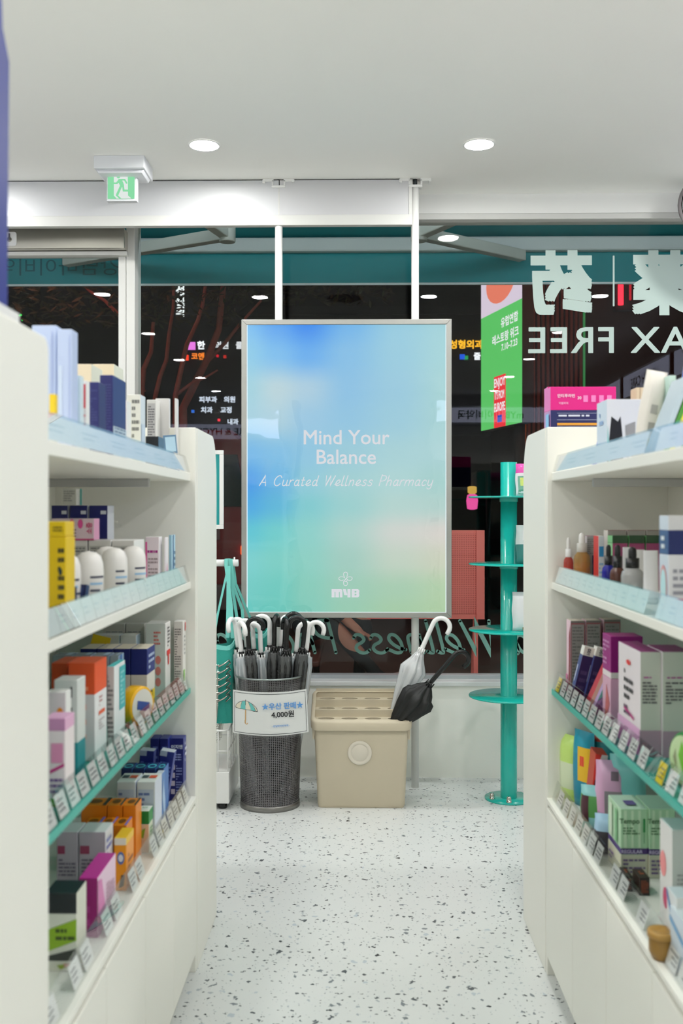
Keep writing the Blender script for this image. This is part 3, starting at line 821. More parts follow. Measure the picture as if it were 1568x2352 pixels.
# red van parked outside
van = empty('parked_van', (-1.75, 9.0, -.03))
VR = mat('dark_red_paint', (140, 26, 30), .35, coat=.4)
MB().prism([(-.9, .35), (.9, .35), (.92, .9), (.86, 1.25), (.76, 1.85), (.6, 1.98), (-.6, 1.98), (-.76, 1.85), (-.86, 1.25), (-.92, .9)], 0, 4.2, 'y').build('body', VR, van, bevel=.03)
MB().prism([(-.74, 1.28), (.74, 1.28), (.66, 1.75), (-.66, 1.75)], -.02, 0, 'y').build('rear_window', mat('tinted_glass', (14, 18, 20), .08), van)
MB().box((-.9, -.1, .35), (.9, .0, .58)).build('bumper', mat('van_bumper', (110, 100, 98), .5), van, bevel=.02)
MB().box((-.5, -.02, .98), (.5, 0, 1.1)).build('tailgate_trim', mat('van_trim', (150, 130, 128), .4), van)
for s in (-1, 1):
    MB().box((s * .76 - .07, -.03, .84), (s * .76 + .07, .0, .93)).build('tail_light', emitter('tail_light', (255, 90, 30), 2.2), van, bevel=.02)
    for yy in (.7, 3.3):
        MB().lathe([(.0, -.1), (.26, -.1), (.31, -.06), (.31, .06), (.26, .1), (0, .1)], 24, 0, Matrix.Translation((s * .8, yy, .31)) @ Matrix.Rotation(R(90), 4, 'Y'), cap=False).build('wheel', mat('tyre', (16, 16, 16), .8), van)
tag(van, 'dark red van parked in the street, one tail light glowing', 'van')
# seated passer-by
pb = empty('person', (-.36, 6.5, -.03))
Vn = ['pelvis', 'waist', 'chest', 'neck0', 'neck1', 'head0', 'head1', 'shL', 'elL', 'wrL', 'hdL', 'shR', 'elR', 'wrR', 'hdR', 'hipL', 'knL', 'anL', 'ftL', 'toL', 'hipR', 'knR', 'anR', 'ftR', 'toR']
C3 = [(0, 0, .5), (.0, 0, .66), (.03, 0, .9), (.05, 0, 1.03), (.07, 0, 1.1), (.09, 0, 1.18), (.1, 0, 1.27),
      (.04, .17, .97), (.12, .23, .74), (.3, .14, .62), (.38, .12, .6), (.04, -.17, .97), (.1, -.23, .74), (.27, -.17, .56), (.36, -.16, .47),
      (.02, .09, .48), (.42, .1, .52), (.36, .11, .12), (.38, .11, .06), (.54, .11, .05), (.02, -.1, .48), (.2, -.13, .5), (.46, -.16, .22), (.5, -.16, .17), (.64, -.17, .15)]
RD = [(.15, .14), (.13, .12), (.16, .12), (.07, .07), (.055, .055), (.085, .075), (.08, .075), (.07, .07), (.05, .05), (.034, .034), (.03, .03), (.07, .07), (.05, .05), (.034, .034), (.03, .03),
      (.1, .1), (.065, .065), (.042, .042), (.045, .045), (.035, .035), (.1, .1), (.065, .065), (.042, .042), (.045, .045), (.035, .035)]
ED = [(0, 1), (1, 2), (2, 3), (3, 4), (4, 5), (5, 6), (2, 7), (7, 8), (8, 9), (9, 10), (2, 11), (11, 12), (12, 13), (13, 14), (0, 15), (15, 16), (16, 17), (17, 18), (18, 19), (0, 20), (20, 21), (21, 22), (22, 23), (23, 24)]
for hand, dz in ((10, 0), (14, 0)):
    hx, hy, hz = C3[hand]
    for fi, (dy, L_) in enumerate(((-.026, .06), (-.009, .07), (.009, .072), (.026, .06))):
        C3 += [(hx + .035, hy + dy, hz - .01), (hx + .035 + L_ * .55, hy + dy, hz - .03), (hx + .035 + L_ * .7, hy + dy, hz - .06)]; RD += [(.009, .009)] * 3
        n = len(C3); ED += [(hand, n - 3), (n - 3, n - 2), (n - 2, n - 1)]
    C3 += [(hx + .01, hy - .045, hz), (hx + .045, hy - .055, hz - .02)]; RD += [(.01, .01)] * 2
    n = len(C3); ED += [(hand, n - 2), (n - 2, n - 1)]
me = bpy.data.meshes.new('body'); me.from_pydata(C3, ED, []); me.update()
sk = bpy.data.objects.new('body', me); COL.objects.link(sk); sk.parent = pb
md = sk.modifiers.new('skin', 'SKIN'); md.use_smooth_shade = True
for i, r_ in enumerate(RD): me.skin_vertices[0].data[i].radius = r_
me.skin_vertices[0].data[0].use_root = True
sub = sk.modifiers.new('subdivision', 'SUBSURF'); sub.levels = 2; sub.render_levels = 2
cm_ = bpy.data.materials.new('person_clothes'); cm_.use_nodes = True
nt = cm_.node_tree; b_ = nt.nodes['Principled BSDF']; b_.inputs['Roughness'].default_value = .8
tc = nt.nodes.new('ShaderNodeTexCoord'); 
def near(pt, rad):
    d_ = nt.nodes.new('ShaderNodeVectorMath'); d_.operation = 'DISTANCE'; d_.inputs[1].default_value = pt; nt.links.new(tc.outputs['Object'], d_.inputs[0])
    l_ = nt.nodes.new('ShaderNodeMath'); l_.operation = 'LESS_THAN'; l_.inputs[1].default_value = rad; nt.links.new(d_.outputs['Value'], l_.inputs[0]); return l_.outputs[0]
acc = near((.1, 0, 1.22), .15)
for pt, rd in (((.38, .12, .6), .11), ((.36, -.16, .47), .13)):
    a_ = nt.nodes.new('ShaderNodeMath'); a_.operation = 'MAXIMUM'; nt.links.new(acc, a_.inputs[0]); nt.links.new(near(pt, rd), a_.inputs[1]); acc = a_.outputs[0]
mx = nt.nodes.new('ShaderNodeMix'); mx.data_type = 'RGBA'; mx.inputs[6].default_value = (*lin((40, 44, 46)), 1); mx.inputs[7].default_value = (*lin((214, 150, 126)), 1)
nt.links.new(acc, mx.inputs[0]); nt.links.new(mx.outputs[2], b_.inputs['Base Color'])
me.materials.append(cm_)
MB().lathe([(.0, .1), (.06, .085), (.095, .04), (.105, -.02), (.1, -.08), (.09, -.1)], 18, 0, Matrix.Translation((.085, 0, 1.24)), cap=False).build('hair', mat('dark_hair', (22, 18, 16), .6), pb)
SH = mat('pale_shoe', (222, 180, 172), .6)
for (ax_, ay, az), tilt in (((.45, .11, .03), 0), ((.56, -.16, .14), -12)):
    MB().prism(rrect(-.12, -.045, .13, .045, .04), -.04, .035, 'z').build('shoe', SH, pb, (ax_, ay, az + .02), (0, R(tilt), 0), bevel=.02)
tag(pb, 'seated person in dark clothes and pale shoes outside below the light box', 'person')
bn = empty('bench', (-.45, 6.5, -.03))
MB().box((-.25, -.6, .31), (.22, .6, .345)).build('seat', mat('bench_wood', (92, 54, 44), .6), bn, bevel=.01)
for xx in (-.2, .14):
    for yy in (-.5, .46): MB().box((xx, yy, 0), (xx + .04, yy + .04, .31)).build('leg', DARK, bn)
tag(bn, 'low brown bench outside under the seated person', 'bench')
# added red lamps, out of view, that tint bark and paving
rl = empty('added_red_lamp', (-2.6, 7.0, -.03))
MB().tube([(0, 0, 0), (0, 0, 3.2)], .04, 10).build('post', DARK, rl)
MB().lathe([(.05, 3.2), (.12, 3.25), (.14, 3.45), (.08, 3.55)], 14).build('lamp_head', emitter('added_red_light', (255, 136, 108), 34.0), rl)
tag(rl, 'added unseen red lamp on a dark post beyond the door', 'added lamp')
rl2 = empty('added_red_lamp', (2.9, 7.4, -.03))  # second added lamp, lights the slatted facade from out of view
for ch in rl.children:
    c = ch.copy(); COL.objects.link(c); c.parent = rl2
tag(rl2, 'added unseen red lamp on a dark post beyond the display stand', 'added lamp')

# ================================================================== shelf units on both sides of the aisle
SHELF = {'top': 1.3015, 'mid': 1.0185, 'teal': .7425, 'low': .46}
XF = {-1: .436, 1: .501}          # shelf fronts
XB = {-1: .421, 1: .488}          # outer boards and doors
XK = {-1: .79, 1: .80}            # back panels
Y0G, Y1G = 1.352, 2.606
PAPER_B = mat('blue_price_strip', (246, 250, 253), .4)
PAPER_M = mat('mint_price_card', (240, 250, 248), .4)
PAPER_W = mat('white_price_card', (236, 237, 234), .5)
PAPER_Y = mat('yellow_price_card', (246, 222, 30), .5)
INK = mat('grey_ink', (96, 98, 104), .6)
def gondola(s, label):
    o = empty('shelf_unit', (0, 0, 0))
    xf, xb, xk = XF[s], XB[s], XK[s]
    def bx(name, xa, xc, ya, yc, za, zc, mt, par=o, bev=.0015):
        a, b = sorted((s * xa, s * xc))
        return MB().box((a, ya, za), (b, yc, zc)).build(name, mt, par, bevel=bev)
    bx('back_panel', xk, xk + .02, Y0G, Y1G - .018, .06, 1.42, WHITE)
    bx('end_panel', xb + .002, xk + .34, Y1G - .018, Y1G, 0, 1.42, WHITE)
    bx('shelf_board', xf, xk, Y0G, Y1G - .018, SHELF['top'] - .021, SHELF['top'], WHITE)
    bx('shelf_board', xf, xk, Y0G, Y1G - .018, SHELF['mid'] - .018, SHELF['mid'], WHITE)
    bx('shelf_board', xf, xk, Y0G, Y1G - .018, SHELF['teal'] - .015, SHELF['teal'], TEALB)
    bx('counter_board', xb, xk, Y0G, Y1G - .018, .447, .46, WHITE)
    bx('plinth', xb + .035, xk, Y0G, Y1G - .018, 0, .05, mat('plinth_white', (206, 206, 198), .6))
    bx('carcass', xb + .02, xk, Y0G, Y1G - .018, .05, .447, mat('carcass_grey', (176, 176, 168), .6))
    n = 4
    wd = (Y1G - .02 - Y0G - .004) / n
    for i in range(n):
        ya = Y0G + .002 + i * wd
        dr = bx('door', xb, xb + .018, ya + .0018, ya + wd - .0018, .052, .436, WHITE)
    zt = SHELF['top'] - .021
    br = bx('shelf_bracket', abs(X_at(343 if s < 0 else 1361, 2.4)), xk - .01, 2.392, 2.408, zt - .02, zt, ALU)
    bx('shelf_bracket', abs(X_at(343 if s < 0 else 1361, 2.4)), xk - .01, 1.6, 1.616, zt - .02, zt, ALU)
    bx('upright', xk - .006, xk, 2.385, 2.415, .5, 1.41, ALU)
    # tilted clear price rails with cards behind them
    for key, h, inward in (('top', .043, .012), ('mid', .043, .012), ('teal', .045, .014), ('low', .047, .014)):
        z0 = SHELF[key]; xr = (xf if key != 'low' else xb + .012)
        tilt = math.atan2(inward, h); L_ = math.hypot(h, inward)
        M = Matrix.Translation((s * xr, 0, z0 + .001)) @ Matrix.Rotation(-s * -tilt, 4, 'Y')
        seg = (Y0G + .004, 1.72, Y1G - .03) if s > 0 else (Y0G + .004, Y1G - .03)
        for a, b in zip(seg[:-1], seg[1:]):
            rl_ = MB().box((-.0009, a, 0), (.0009, b - .002, L_), 0, M).build('price_rail', ACRYL, o)
            y = a + .045
            k = 0
            rnd = random.Random(int(100 * z0) + s)
            while y < b - .03:
                off = s * .0022
                if key == 'top': w, mt = .19, PAPER_B
                elif key == 'mid': w, mt = .066, PAPER_M
                elif key == 'teal': w, mt = .047, PAPER_W
                else:
                    w, mt = .05, PAPER_W
                w = min(w, b - .02 - y)
                if key == 'teal' and s > 0 and y + w > b - .06: mt = PAPER_Y
                hh = L_ * (.94 if key in ('top', 'mid') else .8)
                if not (key == 'low' and k % 3 == 1 and y < 2.2) and w > .012:
                    pm_ = MB()
                    x0_, x1_ = sorted((off, off + s * .0006))
                    pm_.box((x0_, y, .002), (x1_, y + w - .001, hh), 0, M)
                    if key in ('teal', 'low'):
                        xi = off - s * .0004
                        for r_ in range(3):
                            pm_.box((min(xi, xi + s * .0003), y + .004, hh * (.3 + .2 * r_)), (max(xi, xi + s * .0003), y + w * rnd.uniform(.5, .85), hh * (.36 + .2 * r_)), 1, M)
                    else:
                        xi = off - s * .0004
                        for r_ in range(2):
                            pm_.box((min(xi, xi + s * .0003), y + .006, hh * (.4 + .22 * r_)), (max(xi, xi + s * .0003), y + w * rnd.uniform(.3, .6), hh * (.43 + .22 * r_)), 2, M)
                    pm_.build('price_card', [mt, INK, mat('faint_ink', (184, 204, 214), .6)], rl_)
                y += w + (.001 if key == 'top' else .0012 if key == 'mid' else rnd.uniform(.01, .022))
                k += 1
    tag(o, label, 'shelf unit')
    return o
gondola(-1, 'white pharmacy shelf unit with one teal shelf on the exit sign side')
gondola(1, 'white pharmacy shelf unit with one teal shelf on the display stand side')
# rounded end units towards the window and the near end boards
def end_cap(s, ya, yb, h, r, label, near=False):
    o = empty('shelf_end', (0, 0, 0))
    xb = XB[s]
    for xa in (xb, xb + .72):
        if near: pts = [(ya, 0), (yb, 0), (yb, h - r)] + arc(yb - r, h - r, r, 0, 90, 8)[1:] + [(ya, h)]
        else: pts = [(ya, 0), (yb, 0), (yb, h - 1.6 * r)] + [(yb - r + r * math.cos(R(a)), h - 1.6 * r + 1.6 * r * math.sin(R(a))) for a in range(10, 91, 8)] + [(ya, h)]
        a, b = sorted((s * xa, s * (xa + .018)))
        MB().prism(pts, a, b, 'x').build('side_panel', WHITE, o, bevel=.002)
    a, b = sorted((s * (xb + .018), s * (xb + .72)))
    MB().box((a, ya + .002, 1.34), (b, yb - .03, 1.358)).build('top_board', WHITE, o)
    for z in (1.0, .7, .4):
        if not near: MB().box((a, ya + .002, z), (b, yb - .06, z + .016)).build('shelf_board', WHITE, o)
    MB().box((a, ya + .002, .02), (b, yb - .02, .3)).build('base_box', WHITE, o)
    if near:
        MB().box((a, yb - .02, .3), (b, yb - .002, 1.34)).build('back_panel', WHITE, o)
    return tag(o, label, 'shelf end')
end_cap(-1, Y1G + .001, 2.958, 1.42, .085, 'white rounded shelf end panel beside the teal mesh bags')
end_cap(1, Y1G + .001, 2.95, 1.42, .085, 'white rounded shelf end panel beside the teal display stand')
end_cap(-1, .62, Y0G - .002, 1.436, .02, 'near white shelf end panel under the tall blue display', True)
# tall blue display on the near end
bd = empty('display_carton', (-.423, 0, 1.436))
MB().prism([(.9, 0), (1.205, 0), (1.212, .315), (1.19, .345), (1.172, .56), (.9, .56)], -.05, -.003, 'x').build('card', mat('deep_blue_card', (28, 44, 132), .45), bd, bevel=.002)
MB().box((-.06, .9, 0), (-.001, 1.24, .012)).build('tray', WHITEP, bd)
tag(bd, 'tall dark blue display card at the edge of the near shelf end', 'display')

# ------------------------------------------------------------------ goods
_goods = {}
def colm(c, rough=.42):
    return mat('print_%d_%d_%d' % tuple(c), c, rough)
def carton(s, key, u0, u1, u2, v, xs, label, cols, name='carton', cat='box', group=None, bands=(), deco=(), base=None, length=None, rot=None, rough=.4, vbase=None):
    """a box on a shelf: u0..u1 is its camera-facing side, u1..u2 its aisle side, v its top edge, xs how far from the aisle axis its front stands"""
    if xs >= 1: Y = xs; X1 = X_at(u1, Y)
    else: X1 = s * xs; Y = Y_at(u1, X1)
    X0 = X_at(u0, Y)
    Y2 = Y + length if length else (Y_at(u2, X1) if u2 is not None else Y + .05)
    Y2 = min(max(Y2, Y + .012), Y1G - .022)
    zb = base if base is not None else SHELF[key] + .0005
    zt = Z_at(v, X1, Y)
    h = max(.015, zt - zb)
    lo, hi = sorted((X0, X1))
    if s < 0: lo = max(lo, -XK[s] + .004)
    else: hi = min(hi, XK[s] - .004)
    d = hi - lo; w = Y2 - Y
    o, _ = make_box(name, (lo + hi) / 2, (Y + Y2) / 2, zb, d, w, h, s, cols, bands, deco, rot, rough)
    tag(o, label, cat, group)
    o['_top'] = zb + h
    return o
def make_box(name, x, y, z, d, w, h, s, cols, bands=(), deco=(), rot=None, rough=.4):
    cam_c, aisle_c, top_c = cols
    mats = [colm(cam_c, rough), colm(aisle_c, rough), colm(top_c, rough)]
    mb = MB()
    cuts = [(0, 1, None)]
    if bands:      # (from, to, (camera colour, aisle colour)) fractions of the height
        cuts = []; z_ = 0
        for a, b, c in sorted(bands, key=lambda q_: q_[0]):
            if a > z_ + 1e-6: cuts.append((z_, a, None))
            cuts.append((a, b, c)); z_ = b
        if z_ < 1 - 1e-6: cuts.append((z_, 1, None))
    def face_mats(c):
        if c is None: i, j = 0, 1
        else:
            mats.append(colm(c[0], rough)); mats.append(colm(c[-1], rough)); i, j = len(mats) - 2, len(mats) - 1
        return i, j
    for a, b, c in cuts:
        i, j = face_mats(c)
        mb.box((-d / 2, -w / 2, a * h), (d / 2, w / 2, b * h), [2, 2, i, j, i, j])
    # slightly bowed tuck flap line on the lid
    o = mb.build(name, mats, None, (x, y, z), rot, bevel=min(.0012, .05 * min(d, w, h)))
    if deco:
        dm = MB(); dmats = []
        def di(c):
            m_ = colm(c, rough)
            if m_ not in dmats: dmats.append(m_)
            return dmats.index(m_)
        e = .0006
        def pt(f, a, b):
            nonlocal e
            if f == 'c': return (-d / 2 + a * d, -w / 2 - e, b * h)
            if f == 'a': return ((d / 2 + e) * -s, (-w / 2 + a * w) * -s if s > 0 else -w / 2 + a * w, b * h)
            return (-d / 2 + a * d, -w / 2 + b * w, h + e)
        rnd = random.Random(int(x * 1e4) ^ int(y * 1e4))
        for q_ in deco:
            e += .00018
            kind, f = q_[0], q_[1]
            if kind == 'R':
                _, _, a0, b0, a1, b1, c = q_
                dm.add([pt(f, a0, b0), pt(f, a1, b0), pt(f, a1, b1), pt(f, a0, b1)], [(0, 1, 2, 3)], di(c))
            elif kind == 'G':
                _, _, pts, c = q_
                dm.add([pt(f, *p_) for p_ in pts], [tuple(range(len(pts)))], di(c))
            elif kind == 'O':
                _, _, ca_, cb_, ra, rb, c = q_
                dm.add([pt(f, ca_ + ra * math.cos(k * math.tau / 18), cb_ + rb * math.sin(k * math.tau / 18)) for k in range(18)], [tuple(range(18))], di(c))
            elif kind == 'L':
                _, _, a0, b0, a1, b1, n, c = q_
                for r_ in range(n):
                    bb0 = b1 - (r_ + .75) * (b1 - b0) / n; bb1 = bb0 + .5 * (b1 - b0) / n; a = a0
                    while a < a1 - .02 * (a1 - a0):
                        a2 = min(a1, a + rnd.uniform(.08, .4) * (a1 - a0))
                        dm.add([pt(f, a, bb0), pt(f, a2, bb0), pt(f, a2, bb1), pt(f, a, bb1)], [(0, 1, 2, 3)], di(c))
                        a = a2 + .05 * (a1 - a0)
                        if rnd.random() < .18: break
            elif kind == 'T':
                _, _, body, a, b, size, c = q_[:7]
                turn = q_[7] if len(q_) > 7 else 0
                p0 = Vector(pt(f, a, b)); ux = (Vector(pt(f, 1, 0)) - Vector(pt(f, 0, 0))).normalized(); uy = (Vector(pt(f, 0, 1)) - Vector(pt(f, 0, 0))).normalized()
                nrm = ux.cross(uy)
                M = Matrix((ux, uy, nrm)).transposed().to_4x4(); M.translation = p0 + nrm * .0004
                if turn: M = M @ Matrix.Rotation(R(turn), 4, 'Z')
                text(body, size, colm(c, rough), o, M, 'lettering', bold=.02)
        if dm.f: dm.build('surface_print', dmats, o)
    return o, h
def pillow(name, x, y, z, w, d, h, cols, label, cat, rot=(0, 0, 0), group=None, crimp=.12, deco=(), rough=.3, face=-1):
    """soft pouch or wrapped pack standing on its end: bulging front and back, pinched top seam; wide in X, thin in Y"""
    n, m_ = 8, 10; vs = []; fs = []; ms = []
    for side in (-1, 1):
        for j in range(m_ + 1):
            t = j / m_
            for i in range(n + 1):
                a = i / n * 2 - 1
                bul = (max(0, 1 - a ** 4)) ** .5 * (min(1, (1 - t) / crimp) if t > 1 - crimp else min(1, .45 + t * 4))
                vs.append((a * w / 2 * (1 - .04 * math.sin(t * 9)), side * d / 2 * bul, t * h))
    k = (n + 1) * (m_ + 1)
    for side in (0, 1):
        for j in range(m_):
            for i in range(n):
                q_ = [side * k + j * (n + 1) + i, side * k + j * (n + 1) + i + 1, side * k + (j + 1) * (n + 1) + i + 1, side * k + (j + 1) * (n + 1) + i]
                fs.append(tuple(q_ if side == 0 else q_[::-1])); t = (j + .5) / m_; ci = 0
                for idx, (a0, b0, c) in enumerate(cols[1:]):
                    if a0 <= t < b0: ci = idx + 1
                ms.append(ci)
    bot = [i for i in range(n + 1)] + [k + i for i in range(n, -1, -1)]
    fs.append(tuple(bot[::-1])); ms.append(0)
    mb = MB().add(vs, fs, ms, True)
    o = mb.build(name, [colm(cols[0], rough)] + [colm(c[2], rough) for c in cols[1:]], None, (x, y, z), rot)
    if deco:
        for (a0, b0, a1, b1, c) in deco:
            dm = MB(); nn = 6
            def bp(a, t):
                al = a * 2 - 1
                bul = (max(0, 1 - al ** 4)) ** .5 * (min(1, (1 - t) / crimp) if t > 1 - crimp else min(1, .45 + t * 4))
                return (al * w / 2 * (1 - .04 * math.sin(t * 9)), -d / 2 * bul - .0008, t * h)
            dm.add([bp(a0 + (a1 - a0) * i / nn, b0 + (b1 - b0) * j / 4) for j in range(5) for i in range(nn + 1)], [(j * (nn + 1) + i, j * (nn + 1) + i + 1, (j + 1) * (nn + 1) + i + 1, (j + 1) * (nn + 1) + i) for j in range(4) for i in range(nn)])
            dm.build('surface_print', colm(c, rough), o)
    return tag(o, label, cat, group)
def nth(i, n): return ('aisle-side', 'second from the aisle', 'third from the aisle', 'fourth from the aisle')[n - 1 - i]
W = (236, 236, 232); W2 = (222, 222, 216); GREY = (150, 150, 150); NAVY = (24, 32, 104); DK = (40, 40, 44)
# ---- exit sign side, top shelf
LB = (188, 202, 232)
for i, (u0, u1, v, xs) in enumerate(((73, 129, 747, .50), (131, 165, 756, .47))):
    carton(-1, 'top', u0, u1, None, v, xs, 'tall pale blue carton at the near end of the top shelf, ' + nth(i, 2), (LB, LB, (206, 216, 238)), length=.035, group='tall pale blue cartons', deco=[('R', 'c', .1, .1, .35, .7, (200, 214, 236)), ('R', 'c', .82, .05, .86, .95, (160, 176, 220))])
carton(-1, 'top', 113, 127, None, 905, .452, 'yellow topped price tag card standing by near shelf edge', ((214, 214, 206), (214, 214, 206), (244, 206, 30)), name='tag_card', cat='tag', length=.012, bands=[(.62, 1, ((244, 208, 30), (244, 208, 30)))], deco=[('L', 'c', .15, .1, .85, .55, 5, GREY)])
carton(-1, 'top', 167, 184, None, 862, .475, 'slim pale aqua carton beside the tall blue cartons', ((206, 224, 230), (206, 224, 230), (220, 232, 236)), length=.022)
carton(-1, 'top', 185, 198, None, 874, .472, 'slim white carton with red mark on top shelf', ((232, 226, 226), W, W), length=.022, deco=[('R', 'c', .1, .62, .9, .95, (224, 70, 84)), ('L', 'c', .1, .1, .9, .55, 7, (220, 150, 150))])
for i, (u0, u1, u2) in enumerate(((167, 210, None), (212, 262, 274))):
    carton(-1, 'top', u0, u1, u2, 836, .555, 'tall cream carton behind the navy cartons, ' + nth(i, 2), ((228, 212, 182), (226, 226, 206), (240, 226, 200)), length=.09, group='tall cream cartons', deco=[('R', 'c', 0, .0, 1, .72, (226, 224, 208)), ('L', 'c', .05, .55, .8, .7, 3, GREY)])
carton(-1, 'top', 198, 227, None, 877, .47, 'shorter of two dark navy cartons on top shelf', ((38, 40, 100), (30, 34, 96), (52, 56, 120)), length=.05, group='navy cartons', deco=[('L', 'c', .12, .1, .88, .9, 22, (66, 70, 124))])
carton(-1, 'top', 229, 259, 273, 861, .476, 'taller of two dark navy cartons on top shelf', ((30, 32, 96), (24, 46, 112), (52, 56, 120)), length=.11, group='navy cartons', deco=[('L', 'c', .12, .1, .88, .9, 24, (58, 62, 118)), ('R', 'a', .0, 0, 1, .4, (190, 206, 216)), ('L', 'a', .1, .05, .9, .4, 9, (96, 120, 150))])
carton(-1, 'top', 276, 291, None, 920, .49, 'small white carton with pale print beside lime packet', ((236, 230, 228), W, W), length=.04, deco=[('L', 'c', .1, .1, .9, .9, 8, (210, 196, 196))])
p_ = P(300, 1010, 2.2); o = make_box('sachet', p_.x - .012, 2.12, SHELF['top'] + .001, .03, .006, .105, -1, ((208, 228, 120), (190, 222, 60), (190, 222, 60)), deco=[('R', 'c', .0, 0, .6, .97, (236, 240, 232))], rot=(0, R(-10), 0))[0]; tag(o, 'leaning lime green and white packet on top shelf', 'packet')
carton(-1, 'top', 292, 323, 335, 906, .492, 'white carton with fine grey print behind lime packet', (W2, (216, 226, 232), W), length=.05, deco=[('L', 'c', .35, .1, .9, .95, 9, (120, 120, 120)), ('R', 'a', .1, .3, .9, .6, (198, 214, 230))])
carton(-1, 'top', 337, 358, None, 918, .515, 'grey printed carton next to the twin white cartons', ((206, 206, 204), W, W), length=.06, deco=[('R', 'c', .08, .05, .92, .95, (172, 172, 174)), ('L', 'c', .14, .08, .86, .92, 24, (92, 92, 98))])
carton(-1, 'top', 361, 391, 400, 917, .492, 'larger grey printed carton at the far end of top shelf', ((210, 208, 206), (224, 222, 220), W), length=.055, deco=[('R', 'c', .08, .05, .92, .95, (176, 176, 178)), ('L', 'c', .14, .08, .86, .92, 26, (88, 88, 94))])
carton(-1, 'top', 401, 405, 416, 915, .467, 'plain white carton last in the row on top shelf', ((214, 212, 210), (226, 224, 222), W), length=.08)
carton(-1, 'top', 334, 364, 378, 1002, .468, 'small black and blue carton lying behind the price rail', ((24, 28, 34), (56, 100, 130), (30, 36, 44)), length=.07)
p_ = P(418, 1040, 2.45); o = make_box('leaflet', -.474, 2.545, SHELF['top'] + .001, .034, .003, .095, -1, ((90, 128, 160), (90, 128, 160), W), deco=[('R', 'c', .1, .55, .9, .95, (176, 208, 226)), ('L', 'c', .1, .1, .9, .5, 6, (196, 214, 226))], rot=(0, R(-6), R(30)))[0]; tag(o, 'small leaning blue leaflet at the end of the top shelf', 'leaflet')
# ---- exit sign side, second shelf
yb = carton(-1, 'mid', 92, 151, None, 1233, .452, 'upright yellow carton under a smaller yellow one', ((236, 200, 10), (226, 190, 10), (246, 216, 40)), length=.05, bands=[(0, .22, ((222, 222, 214), (214, 214, 206)))], deco=[('L', 'c', .7, .3, .95, .9, 6, (60, 60, 40)), ('O', 'c', .8, .62, .07, .04, (30, 60, 60)), ('L', 'c', .1, .02, .9, .2, 5, (150, 150, 140))])
carton(-1, 'mid', 94, 150, None, 1198, .453, 'smaller yellow carton stacked on the upright yellow one', ((238, 204, 14), (226, 190, 10), (248, 222, 50)), length=.048, base=yb['_top'] + .0005, deco=[('L', 'c', .5, .3, .9, .7, 2, (120, 100, 20))])
for i, (u0, u1, u2) in enumerate(((118, 156, None), (160, 201, None), (205, 247, 262))):
    nb = carton(-1, 'mid', u0, u1, u2, 1161, 2.235, 'upright navy carton with white corner mark on second shelf, ' + nth(i, 3), (NAVY, (214, 218, 226), (26, 34, 96)), length=.06, group='navy cartons on second shelf', deco=[('R', 'c', .62, .9, .92, .94, (220, 224, 232)), ('L', 'c', .08, .5, .6, .85, 6, (70, 82, 150)), ('R', 'c', .55, .3, .95, .5, (190, 190, 204))] + ([('O', 'a', .5, .35, .35, .25, (70, 140, 210))] if u2 else []))
carton(-1, 'mid', 143, 175, 189, 1122, .62, 'small white carton with green stripe on top of navy cartons', ((206, 208, 200), W, W), length=.05, base=nb['_top'] + .0005, deco=[('R', 'a', .55, 0, .85, 1, (30, 160, 150)), ('L', 'c', .1, .2, .9, .9, 5, GREY)])
wt = None
for i, (u0, u1, u2) in enumerate(((152, 200, None), (203, 254, None), (257, 308, 333))):
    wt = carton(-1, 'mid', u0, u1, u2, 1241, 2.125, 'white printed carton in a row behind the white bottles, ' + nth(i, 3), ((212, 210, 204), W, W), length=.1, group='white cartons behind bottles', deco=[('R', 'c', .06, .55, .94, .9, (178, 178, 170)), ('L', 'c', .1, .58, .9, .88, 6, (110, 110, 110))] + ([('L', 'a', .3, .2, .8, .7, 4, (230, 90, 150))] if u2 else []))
carton(-1, 'mid', 118, 216, 228, 1191, .565, 'long pink and white carton lying on white cartons', ((222, 200, 206), (240, 170, 206), (236, 220, 224)), length=.045, base=wt['_top'] + .0005, deco=[('O', 'c', .48, .75, .06, .22, (224, 80, 150)), ('O', 'c', .68, .75, .06, .22, (224, 80, 150)), ('L', 'c', .4, .1, .58, .55, 3, (150, 120, 130)), ('T', 'c', '소중', .9, .55, .014, (210, 60, 120), 90), ('R', 'c', 0, 0, 1, .06, (214, 60, 130))])
carton(-1, 'mid', 334, 365, 376, 1233, .475, 'white carton with pink text beside the white cartons', ((238, 222, 224), (244, 240, 242), W), length=.04, deco=[('R', 'c', 0, 0, .12, .9, (230, 60, 150)), ('L', 'c', .15, .66, .9, .76, 1, (180, 60, 140)), ('L', 'c', .2, .2, .9, .6, 6, (170, 150, 150)), ('R', 'c', 0, .1, .7, .2, (226, 50, 130))])
carton(-1, 'mid', 377, 380, 387, 1234, .462, 'narrow white and pink carton before the light blue one', ((244, 236, 238), (242, 236, 240), W), length=.035, deco=[('G', 'a', [(.2, 0), (.8, 0), (.5, .5)], (236, 130, 180))])
carton(-1, 'mid', 388, 394, 402, 1229, .463, 'light blue carton with dark stripe at the shelf end', ((160, 206, 226), (176, 214, 232), (200, 224, 236)), length=.05, deco=[('R', 'a', .35, .0, .5, 1, (30, 110, 170)), ('L', 'a', .55, .1, .95, .7, 5, (90, 130, 160))])
BOT = MB().lathe([(0, 0), (.022, 0), (.026, .003), (.0265, .07), (.0255, .088), (.021, .101), (.012, .108), (0, .110)], 28, cap=False)
bme = BOT.mesh('bottle', colm((234, 231, 226), .35))
